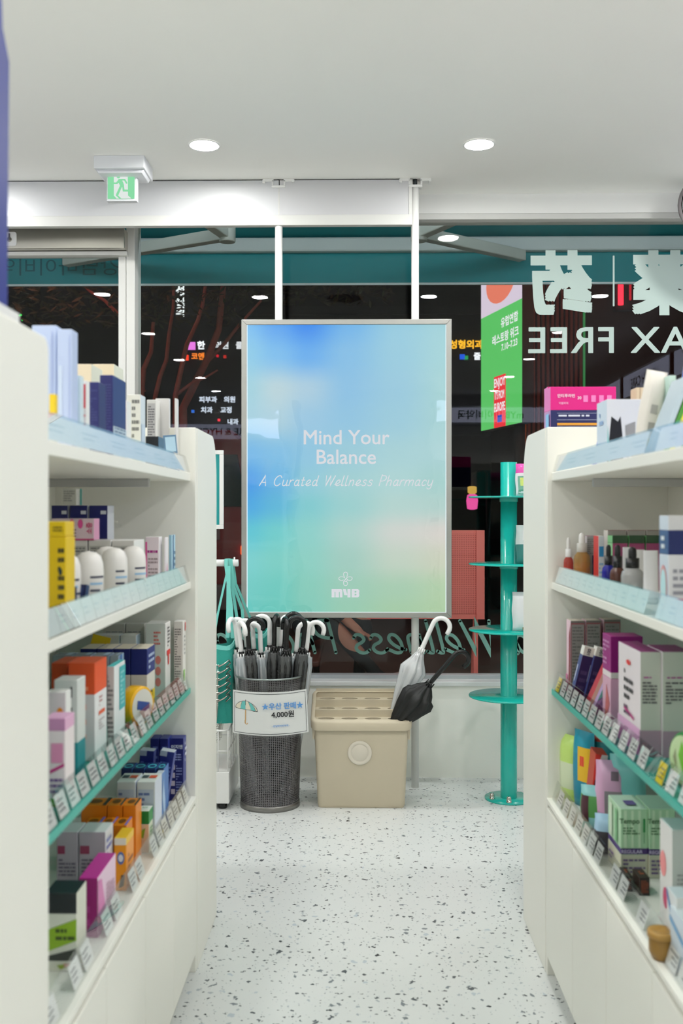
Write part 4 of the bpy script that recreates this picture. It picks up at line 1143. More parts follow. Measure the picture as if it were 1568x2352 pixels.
for i, (u, yy, dx) in enumerate(((150, 1.72, 0), (204, 1.80, 0), (262, 1.98, 0), (306, 2.09, 0), (246, 2.06, -.02))):
    X = max(X_at(u, yy), -.70)
    o = link('dome_bottle', bme, None, (X, yy, SHELF['mid'] + .0005))
    dm = MB()
    for r_ in range(4):
        a0, a1 = -70, -70 + random.uniform(40, 90); zz = .062 - r_ * .012
        ps = arc(0, 0, .0269, a0, a1, 6)
        dm.add([(a, b, zz) for a, b in ps] + [(a, b, zz + .004) for a, b in ps], [(k, k + 1, 8 + k, 7 + k) for k in range(6)], r_ % 2)
    dm.build('label_print', [colm((70, 72, 90)), colm((150, 190, 220))], o)
    tag(o, 'white dome-topped bottle behind mint price cards, ' + ('nearest the yellow cartons', 'second from the yellow cartons', 'third from the yellow cartons', 'nearest the pink carton', 'set back behind the others')[i], 'bottle', 'white dome bottles')
for i, (u, yy, rz) in enumerate(((175, 1.63, 20), (196, 1.70, -12))):
    o = make_box('blister_pack', X_at(u, yy) - .03, yy + .02, SHELF['mid'] + .001, .05, .012, .055, -1, ((26, 36, 84), (40, 70, 110), (60, 90, 130)), deco=[('R', 'c', .1, .62, .9, .9, (48, 66, 120)), ('O', 'c', .5, .3, .2, .15, (90, 120, 150))], rot=(R(-14), 0, R(rz)))[0]
    tag(o, ('navy foil pack leaning near the yellow cartons', 'navy foil pack leaning before the dome bottles')[i], 'packet', 'navy foil packs')
# ---- exit sign side, teal shelf
carton(-1, 'teal', 100, 150, None, 1650, .452, 'white carton with pink top band at the near end of teal shelf', ((240, 226, 230), (236, 226, 226), (222, 170, 206)), length=.05, bands=[(.86, 1, ((206, 146, 190), (226, 176, 208)))], deco=[('R', 'c', .35, .5, .9, .72, (230, 150, 190)), ('G', 'c', [(.3, .38), (.95, .46), (.95, .5), (.3, .42)], (206, 60, 140)), ('L', 'c', .3, .15, .9, .34, 3, (120, 80, 150)), ('O', 'c', .5, .06, .3, .05, (120, 180, 80)), ('R', 'c', .1, .54, .2, .8, (90, 90, 96))])
carton(-1, 'teal', 104, 151, None, 1590, .474, 'white carton with orange swoosh behind the pink topped one', ((234, 226, 228), W, W), length=.03, deco=[('O', 'c', .72, .72, .22, .13, (244, 150, 40)), ('O', 'c', .74, .7, .14, .09, (236, 226, 222))])
carton(-1, 'teal', 124, 178, None, 1562, .482, 'grey white carton with teal base on teal shelf', ((222, 224, 220), (216, 220, 216), W), length=.05, bands=[(0, .36, ((40, 146, 152), (36, 140, 148)))], deco=[('R', 'c', .7, .82, .78, .93, (60, 60, 64)), ('R', 'c', .7, .68, .78, .72, (60, 60, 64)), ('R', 'c', .7, .5, .78, .54, (60, 60, 64))])
for i, (u0, u1, u2, xs) in enumerate(((118, 155, None, .545), (157, 218, 245, .482))):
    carton(-1, 'teal', u0, u1, u2, 1523, xs, 'white carton with bright orange top on teal shelf, ' + nth(i, 2), ((216, 212, 212), (236, 236, 236), (236, 92, 40)), length=.085, group='orange topped cartons', bands=[(.68, 1, ((226, 84, 36), (238, 88, 34)))], deco=[('L', 'a', .35, .52, .6, .64, 3, (190, 130, 130)), ('R', 'a', .3, .44, .8, .48, (238, 96, 50)), ('L', 'a', .3, .28, .75, .4, 4, (190, 180, 180)), ('O', 'c', .55, .55, .14, .05, (238, 190, 176)), ('O', 'c', .55, .4, .14, .05, (238, 190, 176)), ('O', 'c', .55, .25, .14, .05, (238, 190, 176)), ('R', 'c', .3, .72, .75, .76, (244, 150, 110))])
carton(-1, 'teal', 246, 262, 285, 1531, .475, 'white carton with teal label beside the orange topped one', ((206, 200, 196), (236, 240, 240), (70, 190, 190)), length=.09, deco=[('R', 'a', .45, .4, 1, .95, (60, 182, 186)), ('L', 'a', .55, .45, .9, .9, 8, (160, 220, 220)), ('L', 'c', .1, .1, .9, .9, 14, (130, 124, 124))])
for i, (u0, u1, u2) in enumerate(((120, 165, None), (167, 208, None), (210, 250, None), (252, 272, 294))):
    carton(-1, 'teal', u0, u1, u2, 1506, 2.12, 'blue and white glossy carton in the row behind orange tops, ' + nth(i, 4), ((150, 158, 162), (168, 196, 226), (146, 156, 166)), length=.05, group='blue and white cartons on teal shelf', rough=.25, deco=[('R', 't', .6, .1, .9, .9, (190, 214, 240)), ('R', 'a', .3, 0, .55, 1, (90, 140, 210))])
tp_ = empty('tape_roll', (X_at(313, 2.13) + .0, 2.13, SHELF['teal'] + .0425), (R(90), 0, R(66)))
MB().lathe([(.024, -.016), (.04, -.016), (.042, -.013), (.042, .013), (.04, .016), (.024, .016)], 32, cap=False).build('tape', colm((240, 182, 20), .3), tp_)
MB().lathe([(0, .0165), (.036, .0165)], 28, cap=False).add([(-.02, -.004, .0172), (.022, -.016, .0172), (.024, .004, .0172), (-.018, .014, .0172)], [(0, 1, 2, 3)], 1).build('label', [colm((216, 214, 206)), colm((46, 76, 150))], tp_)
MB().lathe([(0, -.0165), (.036, -.0165)], 28, cap=False).build('label', colm((216, 190, 60)), tp_)
tag(tp_, 'yellow tape roll with round blue label on teal shelf', 'tape roll')
for i, (u0, u1, u2) in enumerate(((184, 220, None), (222, 259, None), (261, 298, None), (300, 338, 359))):
    nv = carton(-1, 'teal', u0, u1, u2, 1490, 2.235, 'navy topped cream carton in the row behind the tape roll, ' + nth(i, 4), ((206, 196, 184), (226, 222, 212), (226, 216, 196)), length=.085, group='navy topped cartons', bands=[(.6, 1, ((22, 32, 100), (30, 48, 128)))] + ([(0, .32, ((196, 190, 170), (238, 204, 20)))] if u2 else []), deco=([('L', 'a', .15, .66, .85, .92, 3, (190, 206, 236)), ('T', 'a', '유한', .5, .17, .03, (60, 50, 20), 90)] if u2 else [('L', 'c', .1, .65, .6, .9, 2, (60, 72, 140))]))
fl = make_box('carton_flap', X_at(200, 2.42), 2.40, SHELF['teal'] + .001, .045, .003, .16, -1, ((236, 196, 20), (228, 186, 16), (228, 186, 16)), rot=(R(-5), R(14), 0))[0]
tag(fl, 'yellow display carton flap standing up behind navy topped cartons', 'display flap')
for i, (u0, u1, u2) in enumerate(((210, 234, None), (236, 274, None), (276, 313, 322))):
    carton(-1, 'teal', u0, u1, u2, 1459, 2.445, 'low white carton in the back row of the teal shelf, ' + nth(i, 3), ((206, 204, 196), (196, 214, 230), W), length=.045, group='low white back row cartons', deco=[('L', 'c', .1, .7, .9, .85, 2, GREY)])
for i, (u0, u1) in enumerate(((238, 286), (289, 331))):
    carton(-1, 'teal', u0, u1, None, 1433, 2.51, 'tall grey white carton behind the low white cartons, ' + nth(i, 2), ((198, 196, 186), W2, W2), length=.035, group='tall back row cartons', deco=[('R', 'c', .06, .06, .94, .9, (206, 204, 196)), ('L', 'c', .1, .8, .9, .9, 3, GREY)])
carton(-1, 'teal', 335, 380, 396, 1432, .476, 'large white carton with red emblem and coral dots', ((206, 208, 200), (238, 236, 232), W), length=.065, deco=[('O', 'c', .62, .5, .14, .06, (222, 130, 120)), ('O', 'c', .62, .35, .14, .06, (222, 130, 120)), ('O', 'c', .62, .2, .14, .06, (222, 130, 120)), ('L', 'c', .4, .7, .75, .9, 4, (214, 120, 110)), ('R', 'a', .2, .55, .8, .62, (230, 50, 46)), ('R', 'a', .4, .42, .6, .62, (230, 50, 46)), ('L', 'a', .3, .66, .7, .95, 6, (60, 60, 64))])
carton(-1, 'teal', 399, 420, 431, 1427, .447, 'white carton with fine print at the far end of teal shelf', ((214, 208, 200), (240, 238, 232), W), length=.04, deco=[('R', 'c', .05, .1, .8, .9, (206, 198, 190)), ('L', 'c', .1, .12, .78, .9, 22, (110, 104, 100)), ('L', 'a', .3, .5, .7, .8, 5, GREY), ('R', 'a', .6, .85, .9, .97, (226, 90, 90)), ('R', 'a', .1, .08, .5, .3, (130, 200, 60))])
# ---- exit sign side, low shelf
carton(-1, 'low', 388, 421, 428, 1696, .447, 'tall dark blue carton with pictogram row at far end', ((22, 28, 100), (40, 52, 140), (34, 44, 128)), length=.06, deco=[('T', 'c', '이지엔', .55, .86, .011, (220, 226, 240)), ('L', 'c', .15, .64, .85, .76, 3, (150, 160, 210))] + [('R', 'c', .15, .5 - k * .13, .42, .58 - k * .13, (200, 190, 200)) for k in range(4)] + [('L', 'c', .5, .46 - k * .13, .9, .58 - k * .13, 3, (130, 140, 196)) for k in range(4)] + [('L', 'a', .2, .6, .9, .95, 4, (220, 224, 240))])
for i, (u0, u1) in enumerate(((345, 364), (366, 386))):
    carton(-1, 'low', u0, u1, None, 1697, 2.52, 'dark blue carton behind the tilted blue cartons, ' + nth(i, 2), ((24, 30, 104), (40, 52, 140), (34, 44, 128)), length=.05, group='dark blue back cartons', deco=[('L', 'c', .3, .6, .9, .9, 4, (90, 102, 170))])
for i, (u, yy, ry) in enumerate(((330, 2.42, 4), (364, 2.42, 9))):
    o = make_box('carton', X_at(u, yy), yy, SHELF['low'] + .002, .034, .03, .16, -1, ((24, 34, 112), (40, 60, 150), (190, 196, 206)), deco=[('L', 'c', .1, .55, .9, .85, 5, (96, 116, 190)), ('R', 'c', .0, .92, .5, 1, (150, 160, 180))], rot=(0, R(ry), 0))[0]
    tag(o, ('slightly tilted blue carton on the low shelf beside dark blue cartons', 'more tilted blue carton leaning towards the tall blue one')[i], 'box', 'tilted blue cartons')
for i, (u0, u1, u2) in enumerate(((278, 303, None), (305, 331, None), (333, 357, None), (359, 376, 391))):
    carton(-1, 'low', u0, u1, u2, 1766, 2.325, 'blue carton with cyan oval on its lid, ' + nth(i, 4), ((30, 44, 92), (70, 120, 190), (18, 44, 96)), length=.06, group='cyan oval cartons', deco=[('O', 't', .5, .4, .42, .3, (80, 190, 210)), ('O', 't', .5, .4, .28, .16, (18, 44, 96))])
for i, (u0, u1, u2) in enumerate(((268, 311, None), (314, 356, 366))):
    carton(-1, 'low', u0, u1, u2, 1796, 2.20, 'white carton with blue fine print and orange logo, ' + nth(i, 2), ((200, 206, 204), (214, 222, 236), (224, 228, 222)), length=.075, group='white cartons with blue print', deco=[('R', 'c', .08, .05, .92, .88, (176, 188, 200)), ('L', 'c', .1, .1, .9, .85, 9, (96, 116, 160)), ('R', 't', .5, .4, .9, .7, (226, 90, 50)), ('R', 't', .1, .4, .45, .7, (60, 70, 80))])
carton(-1, 'low', 357, 372, 391, 1778, 2.283, 'tall pale blue carton with deep blue side and yellow tag', ((196, 204, 220), (90, 140, 206), (200, 210, 224)), length=.035, deco=[('R', 'a', 0, 0, .5, .18, (240, 220, 30)), ('G', 'a', [(0, .6), (.6, .2), (1, .2), (1, .5), (.3, .9)], (170, 200, 236))])
carton(-1, 'low', 316, 342, 370, 1863, 2.152, 'green topped cream carton on low shelf', ((214, 184, 150), (216, 220, 196), (226, 232, 222)), length=.042, bands=[(.68, 1, ((10, 120, 50), (16, 140, 60)))], deco=[('R', 't', .1, .3, .9, .8, (232, 238, 232)), ('L', 't', .2, .4, .7, .7, 2, (40, 150, 70)), ('L', 'a', .2, .35, .8, .6, 3, (60, 140, 70)), ('G', 'c', [(.1, .4), (.5, .35), (.7, .6), (.4, .55)], (130, 160, 40))])
OR = (232, 136, 18)
for r_, (v, xs, cols_) in enumerate(((1850, 2.085, ((186, 244), (246, 280), (282, 312))), (1896, 2.02, ((190, 228), (230, 258), (260, 290))))):
    for i, (u0, u1) in enumerate(cols_):
        carton(-1, 'low', u0, u1, None, v, xs, ('orange carton with black lid print in the back orange row, ', 'orange carton with blue lid edge in the middle orange row, ')[r_] + nth(i, 3), ((226, 126, 16), OR, (214, 128, 16)), length=.055, group=('back row orange cartons', 'middle row orange cartons')[r_], deco=[('O', 't', .45, .5, .28, .26, (110, 70, 20)), ('R', 't', .84, 0, 1, 1, ((60, 60, 50), (90, 110, 200))[r_])])
carton(-1, 'low', 262, 290, 316, 1925, .452, 'front orange carton with blue oval badge', ((236, 150, 20), (238, 150, 24), (236, 190, 40)), length=.066, bands=[(.86, 1, ((230, 220, 200), (236, 190, 30)))], deco=[('O', 'c', .55, .62, .3, .12, (80, 110, 170)), ('O', 'c', .55, .62, .2, .07, (220, 220, 220)), ('L', 'a', .2, .1, .8, .7, 5, (150, 80, 20)), ('G', 'c', [(.4, .05), (.8, .1), (.9, .3), (.6, .3)], (90, 60, 30))])
for i, (u0, u1, u2) in enumerate(((130, 178, None), (181, 242, 262))):
    carton(-1, 'low', u0, u1, u2, 1911, 1.885, 'grey lilac carton behind the magenta carton, ' + nth(i, 2), ((176, 166, 176), (216, 216, 222), (212, 216, 214)), length=.06, group='grey lilac cartons', deco=[('R', 'c', .05, .68, .4, .8, (150, 60, 90)), ('L', 'c', .1, .35, .9, .62, 5, (110, 100, 116)), ('R', 'c', 0, 0, 1, .3, (170, 110, 156)), ('L', 'a', .1, .6, .8, .9, 3, (120, 130, 190))])
carton(-1, 'low', 181, 224, 257, 2017, .452, 'bright magenta carton with white side behind low rail', ((150, 24, 110), (232, 200, 222), (192, 50, 148)), length=.13, deco=[('L', 'c', .25, .15, .6, .8, 3, (176, 60, 140)), ('G', 'a', [(0, 0), (.5, 0), (.2, .9), (0, .95)], (214, 120, 180)), ('L', 'a', .45, .3, .9, .7, 6, (190, 150, 170))])
lw = carton(-1, 'low', 100, 177, None, 2208, .452, 'white carton under the black and lime carton', ((222, 222, 208), (214, 214, 200), W), length=.06, deco=[('G', 'c', [(.5, .2), (.7, .3), (.6, .7), (.4, .6)], (160, 180, 70)), ('L', 'c', .6, .4, .95, .8, 3, (226, 120, 110))])
carton(-1, 'low', 102, 176, None, 2052, .453, 'black and lime green carton stacked on white carton', ((226, 228, 214), (214, 216, 200), (30, 36, 40)), length=.058, base=lw['_top'] + .0005, deco=[('R', 'c', 0, .7, 1, 1, (34, 40, 44)), ('G', 'c', [(0, .12), (1, .3), (1, .62), (0, .44)], (150, 190, 40)), ('G', 'c', [(0, 0), (1, 0), (1, .18), (0, .06)], (60, 64, 60)), ('L', 'c', .35, .28, .95, .5, 2, (70, 90, 30))])

# ---- display stand side, top shelf
carton(1, 'top', 1498, 1393, 1382, 917, .54, 'white carton with black cut-out windows on top shelf', ((222, 224, 228), (214, 226, 238), (226, 228, 232)), length=.09, deco=[('G', 'c', [(.0, .02), (.16, .02), (.34, .45), (.3, .74), (.24, .66), (.1, .74)], (22, 22, 22)), ('G', 'c', [(.12, .02), (.36, .02), (.34, .44), (.24, .4)], (120, 120, 118)), ('G', 'c', [(-.0, .3), (.04, .0), (.09, .0), (.02, .62)], (150, 200, 200)), ('G', 'c', [(.4, .6), (.62, .66), (.62, .3), (.45, .1)], (150, 150, 150)), ('L', 'a', .3, .6, .7, .85, 2, (150, 180, 220))])
o = make_box('leaflet', X_at(1374, 2.26), 2.26, SHELF['top'] + .001, .03, .003, .125, 1, ((206, 212, 230), (206, 212, 230), W), deco=[('R', 'c', 0, 0, .3, .5, (70, 90, 200))], rot=(0, R(12), 0))[0]; tag(o, 'thin blue and white card leaning by the top rail', 'leaflet')
pillow('refill_pouch', .547, 1.93, SHELF['top'] + .001, .042, .05, .172, ((226, 220, 210), (.97, 1.01, (222, 150, 120))), 'cream pouch leaning on the top shelf', 'pouch', rot=(0, R(10), 0), deco=[(.35, .3, .65, .4, (170, 166, 160)), (.35, .5, .65, .6, (176, 172, 166)), (.3, .14, .6, .22, (206, 196, 140))], rough=.5)
for i, (dx, c) in enumerate(((0, (176, 192, 202)), (.011, (70, 140, 50)), (.020, (222, 214, 70)), (.031, (186, 200, 208)), (.041, (60, 130, 50)), (.05, (232, 176, 40)))):
    o = make_box('flat_pack', .537 + dx * .95, 1.83, SHELF['top'] + .001, .008, .09, .15, 1, (c, c, c), rot=(0, R(21), 0))[0]
    tag(o, ('grey blue flat pack outermost in the leaning striped row', 'green flat pack leaning next to the outermost grey one', 'yellow flat pack leaning between two grey green ones', 'second grey blue flat pack in the leaning row', 'second green flat pack leaning in the row', 'orange yellow flat pack innermost in the leaning row')[i], 'packet', 'leaning flat packs')
carton(1, 'top', 1552, 1536, None, 862, .585, 'mint and white carton between cream pouch and flat packs', ((206, 228, 220), (190, 220, 210), W), length=.05, deco=[('R', 'c', 0, .1, 1, .85, (176, 222, 206)), ('R', 'c', .8, .1, 1, .9, (214, 222, 80))])
o = make_box('display_card', .665, 1.925, SHELF['top'] + .001, .13, .006, .262, 1, ((30, 60, 200), (196, 206, 214), (210, 216, 220)), deco=[('R', 'c', .08, .52, .92, .93, (228, 216, 220)), ('R', 'c', .08, .06, .92, .44, (196, 214, 240)), ('R', 'c', .2, .62, .8, .84, (230, 150, 150))], rot=(0, R(9), R(-10)))[0]; tag(o, 'tall blue framed product card standing on the top shelf', 'display card')
for i, (u0, u1) in enumerate(((1469, 1461), (1479, 1470), (1492, 1480))):
    carton(1, 'top', u0, u1, None, 890, 2.36, 'plain tan carton in the back of top shelf, ' + nth(2 - i, 3), ((222, 200, 168), (216, 194, 160), (200, 176, 140)), length=.05, group='tan cartons')
for i, (yy, ua, ub) in enumerate(((2.70, 1264, 1415), (2.80, 1258, 1410))):
    xa_, xb_ = X_at(ua, yy), X_at(ub, yy); h = Z_at(888, xa_, yy) - 1.3585
    o = make_box('carton', (xa_ + xb_) / 2, yy + .03, 1.3585, xb_ - xa_, .055, h, 1, ((26, 32, 92), (200, 150, 200), (228, 20, 140)), bands=[(.65, 1, ((222, 10, 130), (236, 120, 190)))],
        deco=([('T', 'c', '안티푸라민', .24, .86, .0105, (244, 220, 236)), ('T', 'c', '더블파워', .2, .75, .007, (240, 180, 215)), ('T', 'c', '30', .44, .83, .011, (244, 220, 236))] + [('R', 'c', .5 + k * .12, .77, .57 + k * .12, .87, (240, 130, 195)) for k in range(4)] + [('R', 'c', .1, .60 - k * .1, .98, .605 - k * .1, (190, 196, 216)) for k in range(5)] + [('R', 'c', .1, .42, .98, .455, (230, 160, 50)), ('L', 'c', .12, .06, .98, .2, 5, (120, 130, 170)), ('L', 'c', .12, .54, .6, .59, 1, (220, 224, 236)), ('R', 'a', .1, .1, .9, .6, (140, 196, 236))]) if i == 0 else ())[0]
    tag(o, ('pink and navy printed carton standing on the rounded shelf end', 'second pink and navy carton hidden behind the first')[i], 'box', 'pink and navy cartons')
# ---- display stand side, second shelf: serums and tubes
def bottle(u, yy, rad, body_h, neck, cap, cols, label, key='mid', liquid=None, s=1):
    o = empty('dropper_bottle', (X_at(u, yy), yy, SHELF[key] + .0005))
    bc, cc, rc = cols
    g = colm(bc, .12) if liquid is None else clear('tinted_bottle', bc, .05, .03, haze=.35, haze_col=bc)
    MB().lathe([(0, 0), (rad * .94, 0), (rad, .003), (rad, body_h * .72), (rad * .9, body_h * .84), (rad * .5, body_h * .95), (rad * .46, body_h)], 24, cap=False).build('body', g, o)
    if liquid:
        MB().lathe([(0, .002), (rad * .92, .002), (rad * .92, body_h * .62), (0, body_h * .62)], 20, cap=False).build('liquid', colm(liquid, .2), o)
    MB().lathe([(rad * .56, body_h * .93), (rad * .6, body_h * .95), (rad * .6, body_h + neck), (rad * .52, body_h + neck)], 20).build('collar', colm(rc, .25) if sum(rc) < 600 else (CHROME if rc == (200, 198, 190) else WHITEP), o)
    r2 = rad * .36
    MB().lathe([(r2, body_h + neck), (r2 * 1.05, body_h + neck + cap * .3), (r2, body_h + neck + cap * .75), (r2 * .6, body_h + neck + cap * .95), (0, body_h + neck + cap)], 16, cap=False).build('dropper_bulb', colm(cc, .3), o)
    return tag(o, label, 'bottle', 'dropper bottles')
bottle(1305, Y_at(1305, 0.54), .0125, .070, .016, .030, ((226, 110, 96), (238, 236, 232), (238, 236, 232)), 'small pink serum bottle with white dropper', liquid=(230, 100, 84))
bottle(1336, Y_at(1336, 0.553), .0206, .088, .016, .026, ((214, 178, 110), (238, 236, 232), (200, 198, 190)), 'amber serum bottle with silver collar and white dropper', liquid=(216, 160, 60))
bottle(1397, Y_at(1397, 0.546), .0145, .070, .016, .024, ((30, 30, 150), (22, 22, 24), (22, 22, 24)), 'cobalt blue bottle with black dropper')
bottle(1418, Y_at(1418, 0.549), .0165, .068, .020, .024, ((92, 56, 46), (22, 22, 24), (22, 22, 24)), 'brown glass bottle with black dropper')
bottle(1452, Y_at(1452, 0.556), .0225, .072, .016, .022, ((172, 172, 170), (22, 22, 24), (22, 22, 24)), 'silver grey bottle with black dropper')
carton(1, 'mid', 1374, 1347, 1344, 1231, 2.50, 'grey ribbed carton behind the amber bottle', ((176, 174, 172), (200, 190, 196), (150, 90, 120)), length=.05, deco=[('R', 'c', .45, .2, .98, .6, (60, 64, 110)), ('L', 'c', .05, .62, .95, .95, 8, (140, 138, 138))])
carton(1, 'mid', 1387, 1374, 1371, 1231, 2.38, 'white carton with blue corner behind the cobalt bottle', ((226, 230, 234), (214, 60, 60), W), length=.05, deco=[('G', 'c', [(.1, .6), (.9, .6), (.9, .8), (.1, .8)], (60, 150, 206)), ('L', 'c', .1, .1, .9, .5, 5, (150, 190, 220))])
for i, (u0, u1, u2) in enumerate(((1441, 1406, 1389), (1480, 1444, None), (1520, 1483, None))):
    carton(1, 'mid', u0, u1, u2, 1230, 2.30, 'magenta fronted carton with green top edge, ' + nth(2 - i, 3), ((150, 60, 104), (140, 200, 140), (60, 90, 60)), length=.045, group='magenta and green cartons', bands=[(.86, 1, ((40, 74, 44), (120, 190, 124)))], deco=[('R', 'a', .15, .3, .7, .55, (226, 232, 226))] if u2 else ())
for i, (u0, u1, u2) in enumerate(((1438, 1395, 1381), (1482, 1441, None), (1520, 1485, None))):
    carton(1, 'mid', u0, u1, u2, 1218, 2.42, 'cream carton with red lid edge in the back row, ' + nth(2 - i, 3), ((176, 174, 166), (222, 220, 214), (150, 60, 50)), length=.04, group='cream back row cartons')
def tube_pack(u, yy, w, h, c, stripe, label):
    o = empty('squeeze_tube', (X_at(u, yy), yy, SHELF['mid'] + .0005), (0, 0, R(6)))
    vs = []; n = 16
    for t in (0, .12, .5, 1):
        for k in range(n):
            a = math.tau * k / n; vs.append((w / 2 * math.cos(a), (w / 2 * .8 * (1 - t) + .001) * math.sin(a), .012 + t * (h - .012)))
    MB().add(vs, [(j * n + k, j * n + (k + 1) % n, (j + 1) * n + (k + 1) % n, (j + 1) * n + k) for j in range(3) for k in range(n)], 0, True).add(vs[-n:], [tuple(range(n))]).build('body', colm(c, .35), o)
    MB().lathe([(0, 0), (w * .4, 0), (w * .42, .012), (0, .012)], 16, cap=False).build('cap', colm((226, 226, 224), .35), o)
    MB().box((-w * .1, -w * .42, h * .2), (w * .12, -w * .38, h * .8)).build('printed_stripe', colm(stripe), o, rot=(R(-14), 0, 0))
    return tag(o, label, 'tube', 'white squeeze tubes')
tube_pack(1443, 2.16, .026, .105, (236, 236, 236), (40, 40, 160), 'white squeeze tube with blue print behind the silver bottle')
tube_pack(1467, 2.10, .025, .102, (232, 230, 230), (96, 30, 60), 'white squeeze tube with maroon print behind the silver bottle')
tube_pack(1494, 1.98, .030, .105, (236, 236, 238), (130, 150, 170), 'white squeeze tube with grey blue stripe beside the big carton')
bgx = carton(1, 'mid', 1640, 1534, 1520, 1184, .522, 'large white carton with broad navy band', ((226, 226, 228), (206, 216, 228), (236, 236, 236)), length=.05, bands=[(.62, .86, ((22, 38, 100), (60, 90, 140)))], deco=[('O', 'a', .5, .3, .4, .22, (214, 150, 150)), ('O', 'a', .5, .3, .32, .18, (190, 226, 232)), ('R', 'c', .1, .16, .9, .2, (214, 50, 70)), ('L', 'c', .1, .22, .9, .5, 4, (150, 150, 160)), ('L', 'a', .3, .66, .7, .82, 2, (230, 236, 240))])
# ---- display stand side, teal shelf
for i, (u0, u1, u2) in enumerate(((1343, 1310, 1296), (1380, 1345, None), (1425, 1386, None))):
    carton(1, 'teal', u0, u1, u2, 1426 - (0, 1, 3)[i], 2.50, 'maroon framed grey carton with pink side, ' + nth(2 - i, 3), ((120, 112, 108), (238, 206, 220), (222, 212, 198)), length=.05, group='maroon framed cartons', deco=[('R', 'c', .02, .02, .98, .97, (150, 84, 90)), ('R', 'c', .07, .04, .93, .95, (146, 140, 136)), ('L', 'c', .12, .06, .88, .93, 20, (112, 106, 106)), ('G', 'a', [(.62, .1), (.98, .1), (.98, .95), (.7, .8)], (150, 50, 70)), ('R', 'a', .0, 0, .4, .25, (226, 130, 180))])
for i, u in enumerate((1322, 1347)):
    o = make_box('toothpaste_carton', X_at(u, 2.42) - .004, 2.41 - .012 * i, SHELF['teal'] + .002, .026, .03, .135, 1, ((52, 28, 82), (70, 80, 140), (230, 228, 222)), bands=[(.84, 1, ((226, 214, 206), (236, 234, 228)))], deco=[('T', 'c', '100', .5, .91, .011, (60, 50, 70), 90), ('L', 'c', .2, .2, .8, .6, 3, (84, 60, 110)), ('L', 'a', .3, .2, .7, .8, 1, (200, 206, 236))], rot=(0, R(14), 0))[0]
    tag(o, ('outer leaning purple carton with white end', 'inner leaning purple carton with white end')[i], 'box', 'leaning purple cartons')
for i, (u, yy, c1, c2) in enumerate(((1348, 2.30, (196, 40, 60), (236, 190, 160)), (1362, 2.28, (190, 170, 214), (206, 150, 206)), (1376, 2.22, (92, 34, 92), (80, 30, 84)))):
    o = make_box('toothpaste_carton', X_at(u, yy), yy, SHELF['teal'] + .002, .014, .035, .135, 1, (c2, c1, c1), deco=[('G', 'c', [(.0, .2), (1, .4), (1, .55), (0, .4)], (150, 214, 206))] if i == 1 else (), rot=(0, R(24), 0))[0]
    tag(o, ('red edged thin carton leaning steeply', 'iridescent lilac thin carton leaning steeply', 'dark plum thin carton leaning steeply')[i], 'box', 'steeply leaning thin cartons')
carton(1, 'teal', 1476, 1402, 1381, 1462, .537, 'tall magenta topped pink carton on teal shelf', ((150, 8, 118), (224, 176, 200), (180, 24, 140)), length=.07, bands=[(.6, 1, ((136, 0, 110), (160, 40, 130))), (.53, .6, ((214, 206, 204), (236, 226, 228)))], deco=[('G', 'a', [(.3, .05), (.6, .1), (.9, .25), (.5, .45)], (206, 110, 110)), ('L', 'a', .1, .66, .9, .95, 6, (214, 150, 200)), ('R', 'c', 0, 0, 1, .53, (214, 160, 190))])
for i, (u0, u1, u2, xs) in enumerate(((1518, 1470, 1420, .527), (1590, 1521, None, 1.862))):
    carton(1, 'teal', u0, u1, u2, 1497, xs, 'white carton with purple lid and pink base, ' + nth(1 - i, 2), ((196, 198, 186), (236, 228, 232), (140, 20, 112)), length=(None if u2 else .1), group='purple lidded cartons', deco=[('R', 'c', 0, 0, 1, .25, (170, 140, 156)), ('L', 'c', .1, .5, .8, .72, 7, (90, 84, 90)), ('L', 'c', .15, .74, .85, .77, 1, (176, 90, 150))] + ([('R', 'a', 0, 0, 1, .14, (214, 130, 196)), ('R', 'a', 0, .14, 1, .26, (226, 176, 214)), ('O', 'a', .5, .84, .1, .025, (226, 60, 60)), ('L', 'a', .3, .45, .7, .78, 4, (60, 60, 64)), ('G', 'a', [(.3, .36), (.75, .3), (.75, .33), (.3, .39)], (190, 40, 130)), ('L', 'a', .3, .3, .6, .42, 2, (90, 60, 90))] if u2 else []))
tp2 = empty('tape_roll', (.575, 1.66, SHELF['teal'] + .0475), (0, R(-90), R(14)))
MB().lathe([(.0, -.04), (.043, -.04), (.047, -.036), (.047, .036), (.043, .04), (0, .04)], 36, cap=False).build('wrap', mat('green_film', (20, 128, 30), .25, coat=.3), tp2)
MB().lathe([(0, .0408), (.041, .0408)], 30, cap=False).add([(-.03, -.004, .0412), (.01, -.012, .0412), (.032, .004, .0412), (.006, .014, .0412)], [(0, 1, 2, 3)], 1).add([(-.026, .016, .0412), (.0, .03, .0412), (.016, .022, .0412)], [(0, 1, 2)], 2).build('label', [colm((196, 220, 170)), colm((120, 190, 60)), colm((150, 160, 120))], tp2)
tag(tp2, 'big green wrapped roll with pale green round label', 'roll')
def zb(u, yy): return X_at(u, yy)
o = make_box('bandage_pack', .565, 1.56, SHELF['teal'] + .001, .10, .05, .05, 1, ((206, 214, 222), (216, 222, 228), (190, 204, 220)), deco=[('T', 'a', 'DC', .5, .5, .02, (60, 70, 80))], rough=.15)[0]; tag(o, 'pale blue plastic wrapped pack in front of the green roll', 'packet')
